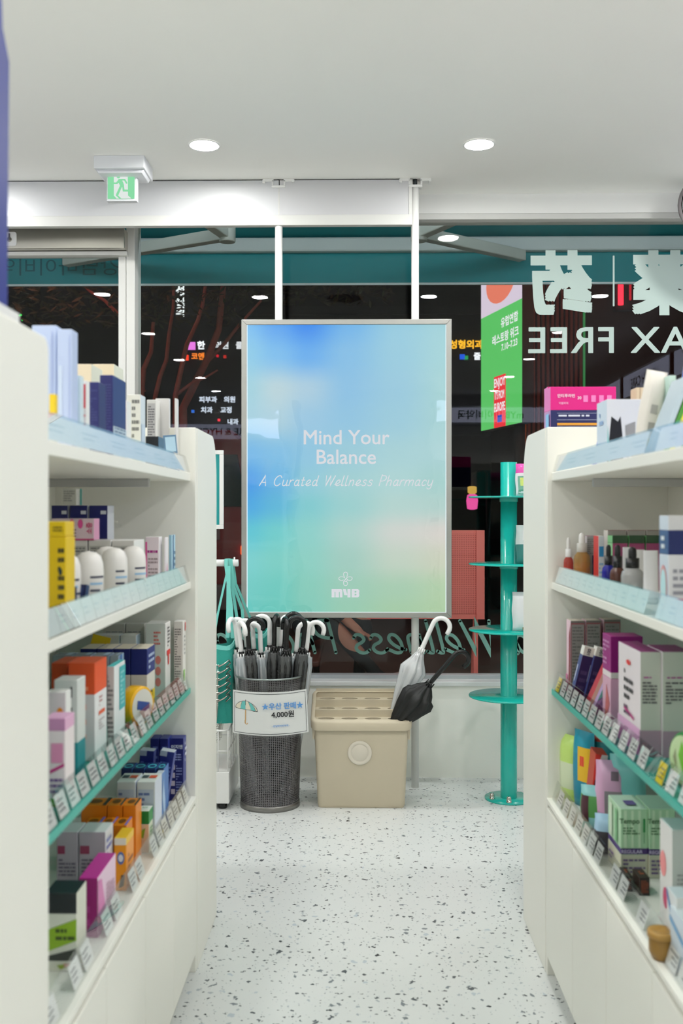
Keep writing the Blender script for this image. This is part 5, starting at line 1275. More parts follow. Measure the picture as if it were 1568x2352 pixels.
# ---- display stand side, low shelf
def pouch(u, yy, w, d, h, cols, label, rz=-60, lean=(0, 0), deco=(), xs=None, z=0):
    X = X_at(u, yy) if xs is None else xs
    return pillow('soft_pack', X, yy, SHELF['low'] + .001 + z, w, d, h, cols, label, 'packet', (R(lean[0]), R(lean[1]), R(rz)), 'soft packs on the low shelf', deco=deco)
def pk(u, X, *a, **k): return pouch(u, Y_at(u, X), *a, xs=X, **k)
pk(1314, .55, .07, .045, .165, ((196, 226, 120), (.25, .6, (214, 226, 190))), 'lime green soft pack at the far end of the low shelf', rz=-60)
pk(1342, .568, .075, .03, .19, ((20, 150, 176), (.1, .7, (16, 140, 170))), 'turquoise pack with yellow print beside the red pack', rz=-62, deco=[(.4, .35, .95, .8, (240, 190, 30)), (.5, .55, .7, .68, (230, 60, 40))])
o = make_box('pad_pack', .555, Y_at(1358, .555), SHELF['low'] + .003, .028, .075, .17, 1, ((214, 50, 34), (196, 40, 30), (226, 60, 44)), deco=[('T', 'c', '케토톱', .5, .5, .02, (60, 16, 16), 90), ('G', 'c', [(.4, .93), (1, .9), (1, 1), (.5, 1)], (226, 220, 214))], rot=(0, R(6), R(-4)))[0]; tag(o, 'bright red upright pack on the low shelf', 'packet')
pk(1388, .615, .075, .03, .185, ((24, 140, 150), (.88, 1.01, (206, 60, 44))), 'teal and red soft pack behind the pink pack', rz=-30)
pk(1403, .585, .07, .05, .165, ((226, 176, 210), (.0, .3, (206, 150, 190))), 'pink soft pack with grey info panel', rz=-15, deco=[(.3, .2, .9, .6, (150, 140, 146)), (.5, .75, .75, .88, (130, 110, 126))])
pk(1440, .62, .08, .05, .18, ((130, 206, 204), (.3, .5, (110, 80, 80))), 'aqua soft pack with brown band behind the green cartons', rz=-20)
pk(1368, .556, .07, .05, .10, ((150, 214, 214), (.35, .8, (96, 170, 90))), 'aqua and green soft pack low behind the rail', rz=-20, deco=[(.05, .2, .3, .8, (84, 44, 56))])
pk(1392, .538, .05, .04, .085, ((170, 206, 232), (.0, .6, (60, 56, 64))), 'pale blue soft pack with dark front beside green cartons', rz=-20)
for i, (u0, u1, u2, xs) in enumerate(((1487, 1425, 1396, .532), (1550, 1490, None, 2.02))):
    carton(1, 'low', u0, u1, u2, 1858, xs, ('outer pale green striped carton with purple band', 'inner pale green striped carton with purple band')[i], ((168, 206, 168), (186, 222, 186), (204, 226, 204)), length=(None if u2 else .1), group='green striped cartons', bands=[(.33, .42, ((70, 44, 110), (84, 60, 130))), (0, .33, ((196, 196, 176), (222, 220, 196)))],
        deco=[('R', 'c', .12 + k * .26, .43, .22 + k * .26, .98, (196, 222, 190)) for k in range(3)] + [('T', 'c', 'Tempo', .32, .82, .014, (70, 110, 70)), ('L', 'c', .08, .62, .7, .74, 3, (90, 130, 90)), ('R', 'c', .82, .66, .9, .86, (24, 130, 60)), ('R', 'c', .85, .5, .87, .66, (24, 130, 60)), ('T', 'c', 'REGULAR', .4, .375, .01, (200, 190, 220)), ('L', 'c', .08, .05, .9, .28, 4, (110, 90, 130))] + ([('R', 'a', .2, .45, .4, .95, (214, 232, 206)), ('R', 'a', .65, .45, .8, .95, (120, 190, 130)), ('L', 'a', .2, .1, .8, .25, 2, (120, 80, 150)), ('R', 't', .3, .2, .7, .5, (110, 90, 150))] if u2 else []))
for i, (u0, u1, u2) in enumerate(((1452, 1437, 1421), (1492, 1468, 1460))):
    o = carton(1, 'low', u0, u1, u2, 2012 + 4 * i, .522 + .02 * i, ('outer small dark brown carton on the low shelf', 'inner small dark brown carton on the low shelf')[i], ((40, 26, 22), (54, 34, 28), (50, 34, 30)), length=.05, group='dark brown cartons', deco=[('L', 'c', .15, .15, .85, .85, 9, (150, 70, 40)), ('L', 't', .3, .3, .7, .7, 2, (200, 90, 50))])
carton(1, 'low', 1600, 1543, 1519, 1906, .545, 'white carton with pink dots beside the green cartons', ((196, 200, 196), (226, 224, 222), (206, 216, 214)), length=.07, deco=[('O', 'a', .3, .6, .25, .12, (240, 140, 140)), ('O', 'a', .5, .3, .2, .1, (206, 60, 110)), ('L', 'c', .2, .4, .9, .6, 5, GREY)])
carton(1, 'low', 1590, 1553, 1526, 2062, .517, 'small white carton with blue diagonal stripe', ((226, 226, 222), (220, 224, 226), (214, 224, 230)), length=.05, deco=[('G', 'a', [(0, .9), (1, .3), (1, .5), (0, 1)], (40, 120, 180)), ('L', 'c', .1, .2, .9, .8, 5, GREY)])
carton(1, 'low', 1640, 1570, 1541, 2118, .512, 'larger white and pale blue carton nearest on the low shelf', ((220, 228, 234), (206, 220, 232), (226, 234, 238)), length=.07, deco=[('G', 'a', [(0, .75), (1, .55), (1, .65), (0, .85)], (110, 170, 214))])
jar = empty('cream_jar', (X_at(1519, 1.66), 1.66, SHELF['low'] + .0005))
MB().lathe([(0, 0), (.016, 0), (.021, .012), (.021, .04), (.019, .043), (0, .043)], 28, cap=False).build('body', colm((150, 112, 44), .3), jar)
MB().lathe([(0, .0435), (.012, .0435), (.014, .046), (.0225, .046), (.0235, .044), (.0235, .036), (.021, .035)], 28, cap=False).build('lid', [colm((176, 134, 62), .35)], jar)
tag(jar, 'round ochre jar with a ridged lid on the low shelf', 'jar')
# clear dividers between the goods
def divider(s, key, yy, depth, h, label):
    z = SHELF[key]; xf = XF[s] + .016
    x0, x1 = xf, xf + depth
    if s > 0: o = MB().prism([(x0, z + .012), (x1, z + h), (x1, z + .001), (x0, z + .001)], yy, yy + .0016, 'y')
    else: o = MB().prism([(-x0, z + .012), (-x0, z + .001), (-x1, z + .001), (-x1, z + h)], yy, yy + .0016, 'y')
    return tag(o.build('shelf_divider', ACRYL), label, 'divider', 'clear slanted shelf dividers')
SN = {'top': 'top shelf', 'mid': 'second shelf', 'teal': 'teal shelf', 'low': 'low shelf'}
for s, key, ys in ((-1, 'top', (1.785, 2.235)), (-1, 'mid', (1.62, 2.37)), (-1, 'teal', (1.915,)), (-1, 'low', (1.73, 1.965)), (1, 'top', (2.33, 1.87)), (1, 'mid', (2.45, 2.30, 2.0)), (1, 'teal', (2.36, 1.73)), (1, 'low', (2.56, 1.78))):
    for i, yy in enumerate(ys):
        divider(s, key, yy, .1, .085, 'clear slanted divider on the %s, %s side, %s' % (SN[key], 'exit sign' if s < 0 else 'display stand', ('first', 'second', 'third')[i]))

# ================================================================== by the window
# mesh umbrella bin
Yb, Xb = 4.08, X_at(620, 4.08)
MESH = pattern_mesh('wire_mesh', (112, 110, 112), 96, 74, .55, .4, .7)
bin_ = empty('umbrella_bin', (Xb, Yb, 0))
ZR = .533
MB().lathe([(.1195 + .0165 * t / 12, .02 + (ZR - .02) * t / 12) for t in range(13)], 64, 0, cap=False, uv=True).build('mesh_wall', MESH, bin_)
MB().lathe([(.1195, .022), (.122, .02), (.1225, 0), (.119, 0), (0, .004)], 48, cap=False).build('base_ring', mat('bin_metal', (140, 138, 134), .35, .8), bin_)
MB().tube([(.1375 * math.cos(math.tau * k / 48), .1375 * math.sin(math.tau * k / 48), ZR) for k in range(48)], .0042, 8, closed=True).build('rim', mat('bin_rim', (150, 158, 156), .3, .8), bin_)
tag(bin_, 'tall grey wire mesh bin full of umbrellas', 'umbrella bin')
# price sheet
Ys = Yb - .15
def sheet_pt(u, v, off=0.0):
    x = X_at(u, Ys); t = (u - 620) / 87.0
    return (x, Ys - .004 + .018 * t * t - off, Z_at(v, x, Ys))
ps = empty('price_sheet', sheet_pt(620, 1690))
PO = Vector(ps.location)
def sheet_quad(mb, pts_uv, m=0, off=0.0, n=10):
    """pts_uv: four corners (u, v) tl, tr, br, bl, bent round with the sheet"""
    tl, tr, br, bl = [Vector(p) for p in pts_uv]
    vs = []
    for i in range(n + 1):
        a, b = tl.lerp(tr, i / n), bl.lerp(br, i / n)
        sag = 6 * (1 - ((a.x - 620) / 87) ** 2)
        sag2 = 8 * (1 - ((b.x - 620) / 87) ** 2)
        vs += [Vector(sheet_pt(a.x, a.y + sag, off)) - PO, Vector(sheet_pt(b.x, b.y + sag2 * .8, off)) - PO]
    mb.add(vs, [(2 * i + 1, 2 * i + 3, 2 * i + 2, 2 * i) for i in range(n)], m)
mb = MB(); sheet_quad(mb, [(534, 1585), (703, 1583), (708, 1683), (534, 1684)], 0)
mb.build('paper', mat('sign_paper', (238, 238, 236), .5), ps)
lnm = mat('thin_line', (90, 92, 96), .6)
mb = MB()
for q_ in ([(537, 1589), (700, 1587), (700, 1588), (537, 1590)], [(537, 1680), (704, 1679), (704, 1680), (537, 1681)], [(537, 1589), (538, 1589), (538, 1681), (537, 1681)], [(699.5, 1587), (700.5, 1587), (704.5, 1680), (703.5, 1680)]):
    sheet_quad(mb, q_, 0, .0008)
mb.build('border_line', lnm, ps)
mb = MB(); sheet_quad(mb, [(531, 1570), (703, 1566), (711, 1690), (531, 1690)], 0, -.001); sheet_quad(mb, [(533, 1583), (704, 1581), (709, 1687), (533, 1687)], 0, .0025)
mb.build('clear_sleeve', clear('sleeve_film', (253, 254, 254), .05, .02), ps)
def sheet_poly(mb, pts, m, off):
    mb.add([Vector(sheet_pt(u, v + 5 * (1 - ((u - 620) / 87) ** 2), off)) - PO for u, v in pts], [tuple(range(len(pts)))], m)
# painted umbrella (crop scale 6.03 from 500,1380)
c2 = lambda a: [(500 + x / 6.03, 1380 + y / 6.03 - 4) for x, y in a]
mb = MB()
OUT = [(238, 1495), (250, 1455), (290, 1420), (340, 1398), (383, 1392), (430, 1402), (490, 1435), (535, 1475), (557, 1520), (550, 1535), (520, 1532), (500, 1535), (460, 1520), (420, 1515), (385, 1515), (340, 1515), (310, 1512), (275, 1508), (250, 1505)]
sheet_poly(mb, c2(OUT[::-1]), 2, .0008)
seg = [[(245, 1492), (256, 1456), (295, 1424), (330, 1408), (312, 1480), (308, 1505), (270, 1503)], [(312, 1505), (316, 1478), (335, 1406), (380, 1397), (380, 1512), (340, 1510)], [(386, 1397), (420, 1405), (445, 1470), (452, 1512), (386, 1512)], [(425, 1406), (470, 1430), (505, 1480), (520, 1526), (458, 1514), (450, 1470)], [(476, 1434), (528, 1475), (550, 1522), (526, 1524), (511, 1480)]]
for i, g in enumerate(seg): sheet_poly(mb, c2(g[::-1]), (1, 0, 1, 0, 1)[i], .0014)
sheet_poly(mb, c2([(376, 1520), (376, 1665), (390, 1665), (390, 1520)]), 3, .0012)
for a_, b_ in zip(*(lambda r: (r[:-1], r[1:]))(arc(398, 1700, 20, 180, 380, 10))):
    dx, dy = (a_[0] - 398) * .4, (a_[1] - 1700) * .4
    sheet_poly(mb, c2([a_, b_, (b_[0] - (b_[0] - 398) * .5, b_[1] - (b_[1] - 1700) * .5), (a_[0] - (a_[0] - 398) * .5, a_[1] - (a_[1] - 1700) * .5)][::-1] if False else [(a_[0], 3400 - a_[1]), (b_[0], 3400 - b_[1]), (398 + (b_[0] - 398) * .45, 1700 - (b_[1] - 1700) * .45), (398 + (a_[0] - 398) * .45, 1700 - (a_[1] - 1700) * .45)]), 3, .0012)
sheet_poly(mb, c2([(372, 1660), (372, 1705), (386, 1705), (386, 1660)]), 3, .0014)
sheet_poly(mb, c2([(378, 1395), (384, 1368), (390, 1395)]), 2, .0012)
mb.build('umbrella_drawing', [mat('aqua_ink', (110, 205, 200), .6), mat('cream_ink', (238, 228, 206), .6), lnm, mat('tan_ink', (212, 164, 100), .6)], ps)
def sheet_text(body, u, v, hpx, c, bold=.02, xs=1.0, tilt=-2.5):
    p = sheet_pt(u, v, .0035); t = (u - 620) / 87.0
    ang = math.atan2(2 * .018 * t / 87.0, X_at(621, Ys) - X_at(620, Ys))
    M = Matrix.Translation(Vector(p) - PO) @ Matrix.Rotation(ang, 4, 'Z') @ Matrix.Rotation(R(90), 4, 'X') @ Matrix.Rotation(R(-tilt), 4, 'Z')
    return text(body, hpx * Ys / FPX, mat('sign_ink', c, .6), ps, M, 'lettering', bold=bold, xs=xs)
sheet_text('★우산 판매★', 649, 1622, 16.5, (94, 156, 222), .025, .98)
sheet_text('4,000원', 650, 1641, 17, (40, 40, 42), .02)
sheet_text('- 강남마이비약국 -', 645, 1667, 5.5, (94, 156, 222), .02)
tag(ps, 'white price sheet with umbrella drawing hung on the mesh bin', 'sign')

# umbrellas
CLEARF = clear('clear_umbrella_film', (240, 244, 246), .07, .12, haze=.5, haze_col=(246, 248, 249), bump=.6, bscale=60)
BLACKF = clear('smoky_umbrella_film', (60, 60, 60), .06, .15, haze=.75, haze_col=(34, 34, 34), bump=.6, bscale=60)
BLACKC = mat('black_nylon', (22, 23, 22), .55, bump=.4, bscale=40)
def umbrella(base, top, L_, film, handle_mat, az, label, puff=1.0, cls='umbrella', sleeve=True, hook=.032, group=None, flare=None, tips=None):
    base, top = Vector(base), Vector(top)
    dr = (top - base).normalized()
    o = empty('umbrella', base)
    o.rotation_euler = dr.to_track_quat('Z', 'X').to_euler()
    Zh = L_ - .115
    # hook direction given in the world, projected on the plane across the shaft
    w = Vector((math.cos(R(az)), math.sin(R(az)), 0))
    Minv = o.rotation_euler.to_matrix().inverted()
    h = Minv @ w; h.z = 0; h.normalize()
    rnd = random.Random(int(base.x * 1e5) + az)
    def wob(a, t): return 1 + .16 * math.sin(8 * a + 3 * t) + .06 * math.sin(13 * a + 9 * t)
    cz = Zh - (.035 if tips is None else .10)
    prof = flare or [(.004, .03), (.012, .10), (.02, .3), (.026 * puff, .46), (.028 * puff, cz - .05), (.023 * puff, cz - .01), (.012, cz)]
    MB().lathe(prof, 48, 0, None, True, False, wob).build('canopy', film, o)
    if sleeve:
        MB().lathe([(.026 * puff, cz - .16), (.029 * puff, cz - .08), (.030 * puff, cz - .006)], 30, cap=False, wob=lambda a, t: 1 + .05 * math.sin(5 * a)).build('clear_sleeve', clear('umbrella_sleeve', (240, 244, 246), .06, .06, haze=.06), o)
    MB().tube([(0, 0, .0), (0, 0, Zh)], .0042, 8).build('shaft', CHROME, o)
    tm = MB()
    tr, tz = tips or (.017 * puff, cz - .004)
    for k in range(8):
        a = math.tau * k / 8 + .3
        tm.tube([(tr * math.cos(a), tr * math.sin(a), tz - .008), (tr * .92 * math.cos(a), tr * .92 * math.sin(a), tz + .014)], .003, 6)
    tm.build('rib_tips', handle_mat, o)
    MB().lathe([(.0105, cz - .005), (.012, cz), (.012, cz + .015), (.008, cz + .02)], 14).build('runner', BLACKP, o)
    r_ = hook
    pts = [Vector((0, 0, cz + .012)), Vector((0, 0, cz + .03)), Vector((0, 0, L_ - r_ - .045))]
    for k in range(0, 13):
        a = math.pi - math.pi * 1.06 * k / 12
        pts.append(h * (r_ + r_ * math.cos(a)) + Vector((0, 0, L_ - r_ + r_ * math.sin(a) - .012)))
    pts.append(pts[-1] + Vector((0, 0, -.012)) - h * .002)
    MB().tube(pts, .0098, 10, rr=[.0088] + [.0098] * (len(pts) - 3) + [.0098, .0088]).build('handle', handle_mat, o)
    return tag(o, label, 'umbrella', group)
G = 'umbrellas for sale in the mesh bin'
specs = [ # u of the straight handle, Y offset, u of foot, colour, hook direction, height, label
 (541, .01, 585, 'w', 250, .775, 'white-handled clear umbrella leaning out furthest towards the mesh bags'),
 (549, -.05, 592, 'w', 300, .765, 'white-handled clear umbrella second from the mesh bags'),
 (562, .05, 600, 'w', 200, .77, 'white-handled clear umbrella behind the first black hook'),
 (568, -.055, 600, 'b', 2, .778, 'black umbrella with its hook turned broadside, nearest the mesh bags'),
 (580, .04, 606, 'w', 190, .765, 'white-handled clear umbrella half hidden behind broadside black hook'),
 (597, .0, 615, 'w', 185, .755, 'white-handled clear umbrella under the tip of the black hook'),
 (619, .03, 616, 'w', 178, .782, 'white-handled clear umbrella with its hook spread wide in the middle'),
 (630, -.02, 628, 'b', 80, .785, 'black umbrella in the middle with its hook seen end on'),
 (645, .05, 628, 'w', 60, .775, 'white-handled clear umbrella leaning behind black handles'),
 (659, -.055, 634, 'b', 110, .775, 'black umbrella in front with its hook seen end on'),
 (656, .06, 640, 'b', 5, .79, 'black umbrella at the back with the highest wide hook'),
 (700, -.03, 655, 'b', 182, .78, 'black umbrella with wide hook at the bin side near the beige stand'),
 (684, .03, 652, 'w', 20, .755, 'white-handled clear umbrella with only its hook tip showing'),
 (708, .03, 668, 'w', 355, .76, 'white-handled clear umbrella leaning out furthest towards the beige stand')]
for u, dy, uf, c, az, hz, lab in specs:
    yy = Yb + dy
    top = Vector((X_at(u, yy), yy, hz - .05)); base = Vector((X_at(uf, Yb + dy * .5), Yb + dy * .5, .012))
    dirn = (top - base).normalized()
    L_ = (hz - .012) / dirn.z
    umbrella(base, top, L_, CLEARF if c == 'w' else BLACKF, WHITEP if c == 'w' else BLACKP, az, lab, group=G, puff=.95)

# beige stepped umbrella stand
xl, xr = X_at(713, 4.02), X_at(946, 4.02)
st = empty('umbrella_stand', ((xl + xr) / 2, 4.03, 0))
hw_ = (xr - xl) / 2; dp = .19
ztop = [.345, .375, .405]
zf = .33
def ring(hx, y0, y1, z, r=.02, n=5): return [(x, y, z) for x, y in rrect(-hx, y0, hx, y1, r, n)]
mb = MB(); secs = [ring(hw_ * .84, .012, dp - .012, .004, .014), ring(hw_ * .86, .006, dp - .006, .0, .018)]
lv = [(hw_ * .845, .010, dp - .010, 0, .014), (hw_ * .865, .004, dp - .004, .012, .018), (hw_ * .93, -.002, dp + .002, zf - .03, .02), (hw_ * .935, -.002, dp + .002, zf, .02)]
rings = [ring(*a) for a in lv]
n = len(rings[0]); o0 = len(mb.v)
vs = [p for r_ in rings for p in r_]
mb.add(vs, [(j * n + k, j * n + (k + 1) % n, (j + 1) * n + (k + 1) % n, (j + 1) * n + k) for j in range(3) for k in range(n)], 0, True)
mb.add(rings[0], [tuple(range(n))[::-1]])
mb.build('tub', BEIGE, st)
# lid: sloping rim with stepped rows of holes
hx = hw_
sl = lambda y: .352 + (y + .012) / (dp + .024) * .092
def lidring(hx, y0, y1, dz, r): return [(x, y, sl(y) + dz) for x, y in rrect(-hx, y0, hx, y1, r, 6)]
lr = [lidring(hx, -.014, dp + .012, -.034, .03), lidring(hx * 1.005, -.016, dp + .014, -.004, .03), lidring(hx * .985, -.011, dp + .010, .002, .027), lidring(hx * .925, .004, dp - .003, .001, .016)]
n = len(lr[0])
mb = MB(); mb.add([p for r_ in lr for p in r_], [(j * n + k, j * n + (k + 1) % n, (j + 1) * n + (k + 1) % n, (j + 1) * n + k) for j in range(3) for k in range(n)], 0, True)
mb.build('lid_rim', BEIGE, st)
ix = hx * .93
rows = 3; rd = (dp - .0) / rows
lid = MB()
def holed_row(mb, x0, x1, y0, y1, z, holes, rad, ry):
    """flat strip with elliptical openings, each opening edged by a short wall going down"""
    nseg = 20; cells = []
    w = (x1 - x0) / len(holes)
    for i, cx in enumerate(holes):
        a, b = x0 + i * w, x0 + (i + 1) * w; cy = (y0 + y1) / 2
        inner = [(cx + rad * math.cos(math.tau * k / nseg), cy + ry * math.sin(math.tau * k / nseg)) for k in range(nseg)]
        outer = []
        for k in range(nseg):
            c_, s_ = math.cos(math.tau * k / nseg), math.sin(math.tau * k / nseg)
            tx = ((b - cx) if c_ > 0 else (cx - a)) / max(abs(c_), 1e-6); ty = ((y1 - cy) if s_ > 0 else (cy - y0)) / max(abs(s_), 1e-6)
            t = min(tx, ty); outer.append((cx + c_ * t, cy + s_ * t))
        vs = [(p[0], p[1], z) for p in outer] + [(p[0], p[1], z) for p in inner] + [(p[0], p[1], z - .018) for p in inner]
        mb.add(vs, [(k, (k + 1) % nseg, nseg + (k + 1) % nseg, nseg + k) for k in range(nseg)] + [(nseg + k, nseg + (k + 1) % nseg, 2 * nseg + (k + 1) % nseg, 2 * nseg + k) for k in range(nseg)])
        for cxn, cyn in ((a, y0), (b, y0), (b, y1), (a, y1)):
            pass
        # corner triangles missed by the radial fan
        for (qx, qy) in ((b, y1), (a, y1), (a, y0), (b, y0)):
            best = sorted(range(nseg), key=lambda k: (outer[k][0] - qx) ** 2 + (outer[k][1] - qy) ** 2)[:2]
            best.sort()
            if best == [0, nseg - 1]: best = [nseg - 1, 0]
            mb.add([(outer[best[0]][0], outer[best[0]][1], z), (qx, qy, z), (outer[best[1]][0], outer[best[1]][1], z)], [(0, 1, 2)])
for i in range(rows):
    y0, y1 = rd * i + .002, rd * (i + 1) + .002
    z = .3575 + .029 * i
    holes = [-ix + 2 * ix * (k + .5) / 4 for k in range(4)]
    rowb = MB(); holed_row(rowb, -ix, ix, y0, y1, z, holes, .034, .0215)
    if i < 2: rowb.quad((-ix, y1, z), (ix, y1, z), (ix, y1, z + .029), (-ix, y1, z + .029))
    else: rowb.quad((-ix, y1, z), (ix, y1, z), (ix, y1, z + .036), (-ix, y1, z + .036))
    rowb.build('holder_row', BEIGE, st)
for s in (-1, 1):
    mb = MB()
    mb.add([(s * ix, .002, .33), (s * ix, dp + .002, .40), (s * ix, dp + .002, sl(dp)), (s * ix, .002, sl(0.002))], [(0, 1, 2, 3)])
    mb.build('inner_cheek', BEIGE, st)
    MB().prism([(s * hw_ * .975, .328), (s * hw_ * .91, .328), (s * hw_ * .935, .275), (s * hw_ * .965, .28)], .01, .05, 'y').build('clip', BEIGE, st)
zl = Z_at(1729, 0, 4.03)
MB().lathe([(0, .003), (.0325, .003), (.034, .001), (.035, .003), (.0475, .0036), (.049, .0015), (.049, 0)], 40, 0, Matrix.Translation((X_at(826, 4.03) - st.location.x, -.0022, zl)) @ Matrix.Rotation(R(90), 4, 'X'), cap=False).build('badge', BEIGE2, st)
tag(st, 'beige plastic stepped umbrella stand with rows of holes', 'umbrella stand')
# umbrellas in it
hb_ = Vector((st.location.x + ix * .72, 4.03 + rd * 1.5 + .002, .375))
tp_w = P(966, 1496, 4.13)
zt = (tp_w - hb_).length * 1.9
umbrella(hb_ + (hb_ - tp_w) * .9, tp_w, zt + .175, CLEARF, WHITEP, -8, 'loosely folded clear umbrella with white handle in the beige stand', sleeve=False, hook=.036, flare=[(.004, .02), (.012, zt * .4), (.018, zt * .5), (.03, zt * .62), (.044, zt * .78), (.05, zt * .84), (.042, zt * .87), (.028, zt * .92), (.018, zt * .97), (.012, zt)], tips=(.014, zt))
hb2 = Vector((st.location.x + ix * .77, 4.03 + rd * .5 + .002, .345))
tp_b = P(985, 1572, 4.05)
zt = (tp_b - hb2).length * 1.35
umbrella(hb2 + (hb2 - tp_b) * .35, tp_b, zt + .205, BLACKC, BLACKP, 10, 'black umbrella with curved handle leaning out of the beige stand', sleeve=False, hook=.034, flare=[(.004, .0), (.02, zt * .18), (.033, zt * .3), (.05, zt * .5), (.064, zt * .7), (.058, zt * .79), (.046, zt * .82), (.036, zt * .89), (.024, zt * .95), (.012, zt)], tips=(.017, zt))

# teal display stand
Yd = 4.18; Xd = X_at(1168, Yd)
ds = empty('display_stand', (Xd, Yd, 0))
MB().lathe([(0, .0), (.1, 0), (.1, .006), (0, .006)], 48, cap=False).build('base_plate', TEALM, ds)
MB().lathe([(.0345, .006), (.0345, 1.408), (.0325, 1.408), (.0325, 1.38)], 40, cap=False).build('column', TEALM, ds)
for zz in (1.262, .9825, .7065, .4305):
    MB().lathe([(.035, -.003), (.166, -.003), (.167, 0), (.166, .003), (.035, .003)], 56, 0, Matrix.Translation((0, 0, zz)), cap=False).build('disc_shelf', TEALM, ds)
    MB().lathe([(.0345, -.02), (.038, -.02), (.038, -.003)], 32, 0, Matrix.Translation((0, 0, zz)), cap=False).build('collar', TEALM, ds)
for a in (200, 262, 340, 80):
    nb_ = MB().lathe([(.011, .006), (.011, .012), (.0095, .012), (.0095, .022), (.0085, .027), (.005, .031), (0, .032)], 12, 0, Matrix.Translation((.078 * math.cos(R(a)), .078 * math.sin(R(a)), 0)), cap=False)
    nb_.build('acorn_nut', CHROME, ds)
tag(ds, 'teal metal display stand with four round shelves on a column', 'display stand')
def bagpack(zz, w, h, cols, label, deco, dx=.07, dy=-.06, rz=-4):
    pillow('snack_bag', Xd + dx, Yd + dy, zz + .0035, w, .05, h, cols, label, 'bag', (R(-4), 0, R(rz)), 'plastic bags on the display stand', deco=deco, rough=.15)
bagpack(1.262, .085, .135, ((236, 226, 230), (.72, 1.01, (226, 80, 170))), 'pink topped plastic bag on the highest round shelf', [(.1, .05, .45, .6, (120, 170, 150)), (.45, .35, .9, .62, (236, 160, 60)), (.2, .3, .4, .55, (214, 226, 120))], dx=.062)
bagpack(.9825, .085, .16, ((214, 222, 220), (0, .55, (60, 130, 126))), 'clear and teal plastic bag on the second round shelf', [(.3, .6, .6, .85, (236, 238, 238))], dx=.064)
bagpack(.7065, .10, .16, ((238, 238, 240), (.94, 1.01, (206, 208, 210))), 'white plastic bag with orange fruit print on the third round shelf', [(.45, .1, .9, .42, (238, 120, 30)), (.4, .03, .8, .1, (180, 130, 70)), (.55, .62, .85, .7, (110, 30, 60)), (.6, .8, .8, .86, (60, 160, 70))], dx=.056)
ah = MB().box((-.02, -.012, 0), (.02, .0, .05)); o = ah.build('card_holder', ACRYL, None, (Xd + .12, Yd - .1, .4338)); tag(o, 'small clear card holder on the lowest round shelf', 'card holder')

# white rack with bags and wire baskets
XR1 = X_at(526, 4.0); XR0 = XR1 - .4
rk = empty('display_rack', (XR1, 4.0, 0))
MB().box((-.4, 0, .025), (0, .31, .152)).build('base_box', WHITEM, rk, bevel=.003)
for xx, yy in ((-.03, .03), (-.37, .03), (-.03, .28), (-.37, .28)):
    MB().lathe([(.016, 0), (.018, .004), (.018, .026)], 14, 0, Matrix.Translation((xx, yy, 0))).build('foot', BLACKP, rk)
wr = MB()
for zz, rr_ in ((.318, .0042), (.236, .0028)):
    wr.tube([(x, y, zz) for x, y in rrect(-.395, .006, -.006, .304, .02, 4)], rr_, 6, closed=True)
wr.build('basket_rail', WHITEM, rk)
for k in range(5): MB().tube([(-.045 - .08 * k, .006, .15), (-.045 - .08 * k, .006, .318)], .0028, 6).build('basket_wire', WHITEM, rk)
for k in range(6): MB().tube([(-.006, .012 + .056 * k, .15), (-.006, .012 + .056 * k, .318)], .0028, 6).build('basket_wire', WHITEM, rk)
for xx in (-.385, ):
    MB().tube([(xx, .16, .15), (xx, .16, 1.46)], .014, 12).build('post', WHITEM, rk)
Yr = 4.12; zr = Z_at(1293, XR1, Yr)
xe = X_at(547, Yr) - XR1
MB().tube([(-.385, .12, zr), (xe, .12, zr)], .0145, 16).build('hanging_bar', WHITEM, rk)
MB().tube([(xe - .016, .12, zr), (xe - .016, .12, zr + .024)], .0035, 8).build('stop_pin', WHITEM, rk)
MB().tube([(-.385, .12, zr), (-.385, .16, zr)], .0145, 12).build('bar_bracket', WHITEM, rk)
tag(rk, 'white floor rack with hanging bar and wire tray beside the mesh bin', 'rack')
xs1 = X_at(513, 4.1)
fs = empty('framed_sign', (xs1, 4.1, Z_at(1215, xs1, 4.1)))
hs = Z_at(1034, xs1, 4.1) - fs.location.z
fm = MB(); wS = .26; tS = .017
fm.box((-wS, 0, 0), (0, .012, tS)).box((-wS, 0, hs - tS), (0, .012, hs)).box((-tS, 0, tS), (0, .012, hs - tS)).box((-wS, 0, tS), (-wS + tS, .012, hs - tS))
fm.build('frame', WHITEM, fs, bevel=.0015)
MB().box((-wS + tS, .004, tS), (-tS, .01, hs - tS)).build('teal_panel', mat('teal_print', (14, 148, 148), .5), fs)
MB().box((-.25, .012, .1), (-.22, .03, .13)).build('clip', WHITEM, fs)
tag(fs, 'white framed teal sign above the rack beside the shelf end', 'sign')
